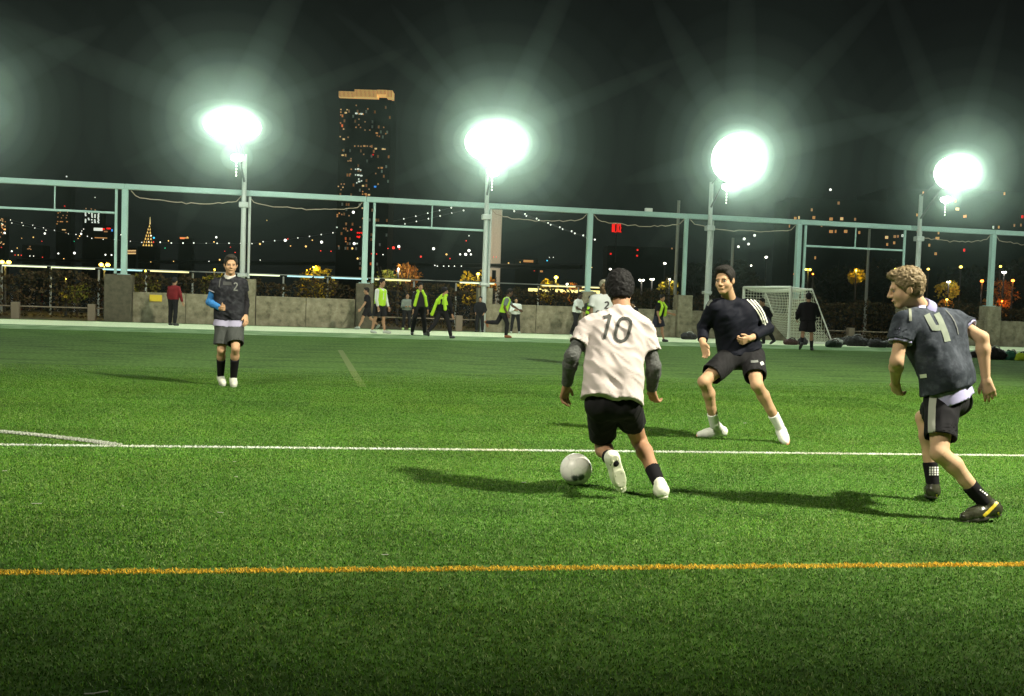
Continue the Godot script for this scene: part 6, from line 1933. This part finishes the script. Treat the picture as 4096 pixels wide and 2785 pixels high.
		print_on(p, "sock_l", "grip_dot", d, 0.009, M.white)
	# the player with one blue sleeve, walking up from the left
	j = {"base": Vector3(-3.805, 0.000, -13.360), "pelvis": Vector3(0.000, 0.837, 0.000), "waist": Vector3(-0.002, 0.995, 0.000), "chest": Vector3(-0.002, 1.257, 0.000), "neck": Vector3(0.006, 1.467, 0.030), "head": Vector3(0.027, 1.625, 0.080), "sh_r": Vector3(-0.180, 1.385, 0.020), "el_r": Vector3(-0.270, 1.117, 0.000), "wr_r": Vector3(-0.060, 1.041, 0.200), "hd_r": Vector3(0.074, 1.066, 0.320), "sh_l": Vector3(0.163, 1.397, 0.000), "el_l": Vector3(0.186, 1.145, -0.100), "wr_l": Vector3(0.215, 0.949, 0.000), "hd_l": Vector3(0.246, 0.860, 0.060), "hip_r": Vector3(-0.074, 0.801, 0.000), "kn_r": Vector3(-0.081, 0.488, 0.060), "an_r": Vector3(-0.151, 0.126, -0.160), "heel_r": Vector3(-0.173, 0.052, -0.240), "toe_r": Vector3(-0.047, -0.011, 0.020), "hip_l": Vector3(0.076, 0.806, 0.000), "kn_l": Vector3(0.137, 0.520, 0.160), "an_l": Vector3(0.057, 0.121, -0.060), "heel_l": Vector3(0.021, 0.040, -0.140), "toe_l": Vector3(0.117, -0.010, 0.120)}
	j.head_basis = basis_facing(Vector3(0.34, -0.10, 0.93), Vector3(0.02, 1, 0))
	j.thumb_r = Vector3(0.2, 0.9, 0.2)
	j.thumb_l = Vector3(-0.3, 0.0, 0.9)
	p = person("person in a black jersey with one bright blue sleeve walking forward on the left", j.base, j, {
		"fine": true, "skin": lin(0.42, 0.26, 0.15), "hair": "short", "hair_col": lin(0.030, 0.028, 0.022), "curl_l": 0.4, "curl_r": 1.0,
		"under": {"col": lin(0.30, 0.29, 0.40), "loose": 0.034, "hem": -0.03, "sleeve": 0.0},
		"top": {"fade": lin(0.05, 0.055, 0.06), "col": lin(0.013, 0.014, 0.017), "loose": 0.024, "hem": 0.06, "sleeve": 0.46, "wrinkle": 0.005, "called": "jersey"},
		"collar": lin(0.55, 0.54, 0.50), "arm_r": lin(0.035, 0.17, 0.42), "arm_l": lin(0.012, 0.012, 0.014),
		"bottom": {"col": lin(0.050, 0.056, 0.052), "len": 0.80, "loose": 0.034, "wrinkle": 0.005},
		"sock": {"col": lin(0.010, 0.010, 0.011), "len": 0.62}, "shoe": {"col": lin(0.50, 0.52, 0.44), "sole": lin(0.40, 0.42, 0.36)}})
	var grey := mat(lin(0.11, 0.12, 0.11), 0.8)
	print_on(p, "top", "jersey_number", [Vector3(0.124, 1.366, 0.260), Vector3(0.140, 1.382, 0.260), Vector3(0.160, 1.380, 0.260), Vector3(0.168, 1.362, 0.260), Vector3(0.158, 1.336, 0.260), Vector3(0.138, 1.309, 0.260), Vector3(0.126, 1.288, 0.260), Vector3(0.149, 1.287, 0.260), Vector3(0.175, 1.288, 0.260)], 0.016, grey)
	print_on(p, "top", "jersey_print", [Vector3(-0.021, 1.371, 0.260), Vector3(0.095, 1.375, 0.260)], 0.05, mat(lin(0.030, 0.033, 0.032), 0.8))
	print_on(p, "top", "jersey_piping", [Vector3(-0.042, 1.454, 0.260), Vector3(-0.062, 1.395, 0.260), Vector3(-0.068, 1.318, 0.260)], 0.014, mat(lin(0.06, 0.065, 0.06), 0.8))
	print_on(p, "top", "sleeve_stripe", [Vector3(-0.219, 1.287, 0.260), Vector3(-0.173, 1.269, 0.260), Vector3(-0.128, 1.251, 0.260)], 0.014, mat(lin(0.30, 0.30, 0.36), 0.8))


# joints of a standing, walking or running person: angles in degrees, yaw 0 faces the camera
func stance(o: Dictionary) -> Dictionary:
	var h: float = o.get("h", 1.75)
	var yw := deg_to_rad(o.get("yaw", 0.0))
	var f := Vector3(sin(yw), 0, cos(yw))
	var l := UP.cross(f)
	var ln := deg_to_rad(o.get("lean", 4.0))
	var up := UP * cos(ln) + f * sin(ln)
	var tf := f * cos(ln) - UP * sin(ln)
	var j := {}
	var low := 0.0
	var pel := Vector3.ZERO
	for s in ["l", "r"]:
		var g := 1.0 if s == "l" else -1.0
		var a := deg_to_rad(o.get("hip_" + s, 0.0))
		var k := a - deg_to_rad(o.get("knee_" + s, 5.0))
		var ab := l * g * sin(deg_to_rad(o.get("abd", 5.0)))
		var hp := pel + l * g * 0.053 * h
		var kn := hp + (-UP * cos(a) + f * sin(a) + ab).normalized() * 0.245 * h
		var an := kn + (-UP * cos(k) + f * sin(k) + ab * 0.6).normalized() * 0.235 * h
		var kk := k * (0.85 if k < -0.4 else 0.3)
		var fd := (f * cos(kk) + UP * sin(kk) + l * g * 0.22).normalized()
		var fu := fd.cross(l).normalized() * -1.0
		if fu.y < 0 and absf(kk) < 1.2:
			fu = -fu
		var hl := an - fu * 0.075 - fd * 0.055
		j["hip_" + s] = hp
		j["kn_" + s] = kn
		j["an_" + s] = an
		j["heel_" + s] = hl
		j["toe_" + s] = hl + fd * 0.155 * h
		low = minf(low, minf(hl.y, j["toe_" + s].y))
	j.pelvis = pel + up * 0.02
	j.waist = pel + up * 0.115 * h
	j.chest = pel + up * 0.21 * h
	j.neck = pel + up * 0.305 * h
	var hy := deg_to_rad(o.get("look", 0.0))
	var hf := (tf * cos(hy) + l * sin(hy)).normalized()
	hf = (hf + UP * o.get("nod", 0.0)).normalized()
	j.head = j.neck + (up + f * 0.12).normalized() * 0.098 * h
	j.head_basis = basis_facing(hf, UP)
	for s in ["l", "r"]:
		var g := 1.0 if s == "l" else -1.0
		var a := deg_to_rad(o.get("arm_" + s, 5.0))
		var e := a + deg_to_rad(o.get("elbow_" + s, 15.0))
		var ab := l * g * sin(deg_to_rad(o.get("arm_abd", 10.0)))
		var sh: Vector3 = j.neck - up * 0.045 * h + l * g * 0.112 * h
		var el: Vector3 = sh + (-UP * cos(a) + f * sin(a) + ab).normalized() * 0.165 * h
		var wr: Vector3 = el + (-UP * cos(e) + f * sin(e) + l * g * o.get("fold", 0.05)).normalized() * 0.15 * h
		j["sh_" + s] = sh
		j["el_" + s] = el
		j["wr_" + s] = wr
		j["hd_" + s] = wr + (wr - el).normalized() * 0.1
		j["thumb_" + s] = f
	for k in j:
		if j[k] is Vector3:
			j[k] += Vector3(0, -low, 0)
	return j


func far_person(label: String, at: Vector3, pose: Dictionary, o: Dictionary) -> Dictionary:
	var st := stance(pose)
	o.sc = pose.get("h", 1.75) / 1.75
	if not o.has("skin"):
		o.skin = lin(0.30, 0.18, 0.11)
	if not o.has("hair_col"):
		o.hair_col = lin(0.012, 0.011, 0.010)
	return person(label, at, st, o)


func make_far_people() -> void:
	var lime := {"col": lin(0.32, 0.58, 0.015)}
	var blk := lin(0.012, 0.012, 0.014)
	var dark := lin(0.02, 0.02, 0.023)
	var white := lin(0.50, 0.53, 0.50)
	var p := {}
	far_person("person in a dark red top and black trousers standing by the yellow sign", Vector3(-11.730, 0.000, -34.349), {"h": 1.66, "yaw": 160, "hip_l": 4, "hip_r": -4, "arm_abd": 16}, {"hair": "cap", "hair_col": blk, "top": {"col": lin(0.16, 0.018, 0.022), "sleeve": 1.9, "loose": 0.03}, "bottom": {"col": blk, "len": 2.0}, "shoe": {"col": dark}})
	far_person("person in a dark shirt and shorts walking left behind the tall lime bib", Vector3(-5.348, 0.000, -36.580), {"h": 1.6, "yaw": -80, "hip_l": 26, "hip_r": -18, "knee_r": 32, "arm_l": 20, "arm_r": -10}, {"top": {"col": blk, "sleeve": 0.7}, "bottom": {"col": blk, "len": 0.8}, "shoe": {"col": lin(0.3, 0.34, 0.3)}})
	far_person("tall person in a lime bib over long white sleeves and black shorts", Vector3(-4.510, 0.000, -33.619), {"h": 1.86, "yaw": 60, "hip_l": 9, "hip_r": -9, "arm_abd": 12, "look": 10}, {"top": {"col": white, "sleeve": 1.9, "loose": 0.02}, "bib": {"col": lime.col, "hem": -0.04}, "bottom": {"col": blk, "len": 0.85, "loose": 0.05}, "shoe": {"col": lin(0.34, 0.38, 0.34)}})
	far_person("small person in a grey hooded top standing left of an open lime bib", Vector3(-4.049, 0.000, -37.900), {"h": 1.40, "yaw": 15, "arm_l": 20, "arm_r": 20, "elbow_l": 70, "elbow_r": 70, "fold": -0.6}, {"top": {"col": lin(0.13, 0.15, 0.13), "sleeve": 1.9, "loose": 0.04}, "bottom": {"col": blk, "len": 2.0}, "shoe": {"col": lin(0.36, 0.5, 0.2)}})
	p = far_person("person in dark clothes with a lime bib hung round the neck like a scarf", Vector3(-3.137, 0.000, -33.278), {"h": 1.76, "yaw": 20, "hip_l": 8, "hip_r": -8, "abd": 8, "arm_abd": 8}, {"top": {"col": dark, "sleeve": 1.9, "loose": 0.03}, "bottom": {"col": blk, "len": 2.0}, "shoe": {"col": dark}})
	bib_scarf(p, -0.34)
	p = far_person("person seen from behind in a short loose lime bib striding over the pitch", Vector3(-2.236, 0.000, -31.424), {"h": 1.66, "yaw": 150, "lean": 8, "hip_l": -24, "knee_l": 26, "hip_r": 20, "knee_r": 6, "abd": 10, "look": -40, "arm_abd": 14}, {"hair": "cap", "hair_col": blk, "top": {"col": blk, "sleeve": 1.9, "loose": 0.025}, "bib": {"col": lime.col, "hem": 0.2}, "bottom": {"col": blk, "len": 2.0}, "shoe": {"col": dark}})
	bib_scarf(p, -0.30, 1)
	far_person("short person in a black jacket standing before a concrete pillar", Vector3(-1.282, 0.000, -38.438), {"h": 1.36, "yaw": 0, "arm_abd": 20, "elbow_l": 40, "elbow_r": 40, "fold": -0.3}, {"hair": "cap", "hair_col": blk, "top": {"col": blk, "sleeve": 1.9, "loose": 0.05}, "bottom": {"col": blk, "len": 2.0, "loose": 0.04}, "shoe": {"col": dark}})
	far_person("person in a lime bib and black trousers running to the right", Vector3(-0.342, 0.000, -33.875), {"h": 1.72, "yaw": 88, "lean": 16, "hip_l": -28, "knee_l": 62, "hip_r": 22, "knee_r": 26, "arm_l": 40, "elbow_l": 20, "arm_r": -15, "elbow_r": 40}, {"skin": lin(0.10, 0.06, 0.04), "top": {"col": lin(0.14, 0.17, 0.17), "sleeve": 0.8, "loose": 0.02}, "bib": {"col": lime.col, "hem": -0.06}, "bottom": {"col": blk, "len": 2.0}, "shoe": {"col": lin(0.22, 0.08, 0.03)}})
	far_person("person in a white top with folded arms standing by the far football", Vector3(0.097, 0.000, -38.196), {"h": 1.37, "yaw": 0, "abd": 9, "arm_l": 10, "arm_r": 10, "elbow_l": 90, "elbow_r": 90, "fold": -0.9}, {"top": {"col": white, "sleeve": 1.9, "loose": 0.045}, "bottom": {"col": blk, "len": 2.0}, "shoe": {"col": lin(0.3, 0.34, 0.28)}})
	far_person("person in a white shirt and dark trousers just left of number ten's shoulder", Vector3(2.355, 0.000, -37.191), {"h": 1.66, "yaw": 60, "lean": 10, "arm_l": 15, "arm_r": 15, "elbow_l": 60, "elbow_r": 60, "hip_l": -14, "knee_l": 10, "hip_r": 8}, {"skin": lin(0.06, 0.04, 0.03), "top": {"col": white, "sleeve": 0.75, "loose": 0.04}, "bottom": {"col": blk, "len": 2.0}, "shoe": {"col": dark}})
	far_person("person in a lime bib half hidden behind number ten's shoulder", Vector3(2.922, 0.000, -37.718), {"h": 1.54, "yaw": 200, "hip_l": 5}, {"top": {"col": dark, "sleeve": 0.8}, "bib": {"col": lime.col, "hem": 0.0}, "bottom": {"col": blk, "len": 2.0}, "shoe": {"col": dark}})
	far_person("small person in a pale blue shirt left of the jersey numbered two", Vector3(3.296, 0.000, -38.996), {"h": 1.30, "yaw": 40}, {"top": {"col": lin(0.36, 0.46, 0.46), "sleeve": 0.8}, "bottom": {"col": blk, "len": 2.0}, "shoe": {"col": dark}})
	p = far_person("person in a white jersey numbered two standing beside number ten's head", Vector3(1.775, 0.000, -20.000), {"h": 1.76, "yaw": 12, "arm_abd": 8}, {"fine": false, "skin": lin(0.10, 0.07, 0.04), "hair": "short", "hair_col": lin(0.24, 0.24, 0.18), "top": {"col": lin(0.36, 0.40, 0.39), "sleeve": 0.6, "loose": 0.04}, "bottom": {"col": blk, "len": 0.8}, "sock": {"col": blk, "len": 0.6}, "shoe": {"col": dark}})
	jersey_text(p)
	far_person("short person in dark clothes bending behind number ten's right shoulder", Vector3(4.882, 0.000, -39.540), {"h": 1.40, "yaw": -60, "lean": 18}, {"top": {"col": dark, "sleeve": 1.9}, "bottom": {"col": blk, "len": 2.0}, "shoe": {"col": dark}})
	p = far_person("person in black shorts wearing an open lime bib between number ten and the navy player", Vector3(4.949, 0.000, -33.932), {"h": 1.62, "yaw": 55, "lean": 8, "hip_l": 14, "hip_r": -10, "knee_r": 16, "arm_l": 25, "elbow_l": 50}, {"top": {"col": blk, "sleeve": 0.8}, "bottom": {"col": lin(0.02, 0.022, 0.035), "len": 0.85, "loose": 0.05}, "shoe": {"col": blk}})
	bib_scarf(p, -0.30)
	far_person("person in dark clothes running left behind the navy player", Vector3(9.008, 0.000, -35.357), {"h": 1.72, "yaw": -70, "lean": 18, "hip_l": 34, "knee_l": 40, "hip_r": -26, "knee_r": 12, "arm_l": -30, "elbow_l": 70}, {"top": {"col": blk, "sleeve": 1.9}, "bottom": {"col": dark, "len": 2.0}, "shoe": {"col": blk}})
	far_person("person dressed all in black with bare knees running toward the goal", Vector3(9.451, 0.000, -31.959), {"h": 1.86, "yaw": 165, "lean": 6, "hip_l": -8, "knee_l": 40, "hip_r": 10, "knee_r": 12, "arm_l": -22, "elbow_l": 70, "arm_r": 20, "elbow_r": 60, "arm_abd": 22}, {"hair": "cap", "hair_col": blk, "top": {"col": blk, "sleeve": 1.95, "loose": 0.05, "hem": -0.05}, "bottom": {"col": blk, "len": 0.8, "loose": 0.05}, "sock": {"col": blk, "len": 0.7}, "shoe": {"col": blk}})


# a bib hung open over the shoulders: two hanging bands joined behind the neck
func bib_scarf(p: Dictionary, low: float, kind := 0) -> void:
	var m := mat(lin(0.32, 0.58, 0.015), 0.7)
	var n: Node3D = p.node
	var j: Dictionary = p.j
	var cen: Vector3 = j.neck
	var top: float = cen.y + 0.01
	var fw: Vector3 = (j.sh_r - j.sh_l).cross(UP).normalized()
	if fw.z < 0.0:
		fw = -fw
	var rt := UP.cross(fw)
	var mid := Vector3(cen.x, 0, cen.z)
	var hp := Vector3(j.pelvis.x, 0, j.pelvis.z)
	var g := Field.new(Vector3(cen.x - 0.5, top + low - 0.35, cen.z - 0.5), Vector3(cen.x + 0.5, top + 0.2, cen.z + 0.5), 0.022)
	for s in [-1.0, 1.0]:
		var a: Vector3 = mid + rt * s * 0.07 + fw * 0.05 + UP * top
		var b: Vector3 = mid.lerp(hp, 0.3) + rt * s * 0.14 + fw * 0.15 + UP * (top - 0.16)
		var c: Vector3 = hp + rt * s * (0.30 if kind == 1 and s < 0 else 0.20) + fw * 0.14 + UP * (top + low - (0.12 if s > 0 or kind == 0 else 0.30))
		g.bone(a, b, 0.045, 0.05, 0.02)
		g.bone(b, c, 0.05, 0.055, 0.02)
	g.bone(mid - rt * 0.08 + UP * (top + 0.02) - fw * 0.02, mid + rt * 0.08 + UP * (top + 0.02) - fw * 0.02, 0.05, 0.05, 0.03)
	var sx := Shape.new()
	g.nets(sx)
	put("bib", sx, m, n)


func jersey_text(p: Dictionary) -> void:
	var font := SystemFont.new()
	font.font_names = PackedStringArray(["Droid Sans"])
	font.font_weight = 700
	var ink := mat(lin(0.03, 0.03, 0.03), 0.8)
	for t in [["2", 0.15, Vector3(0.08, 1.25, 0.0)], ["GOYA", 0.085, Vector3(0.02, 1.10, 0.0)]]:
		var tm := TextMesh.new()
		tm.text = t[0]
		tm.font = font
		tm.font_size = 64
		tm.pixel_size = t[1] / 46.0
		tm.depth = 0.012
		var f: Field = p.fields.top
		var hit: Array = f.march(Vector3(t[2].x, t[2].y, 0.5), Vector3(0, 0, -1), 0.6)
		var o := put("jersey_lettering", tm, ink, p.node)
		o.position = Vector3(t[2].x, t[2].y, (hit[1].z if hit[0] else 0.18) + 0.006)
		o.rotation.y = 0.12
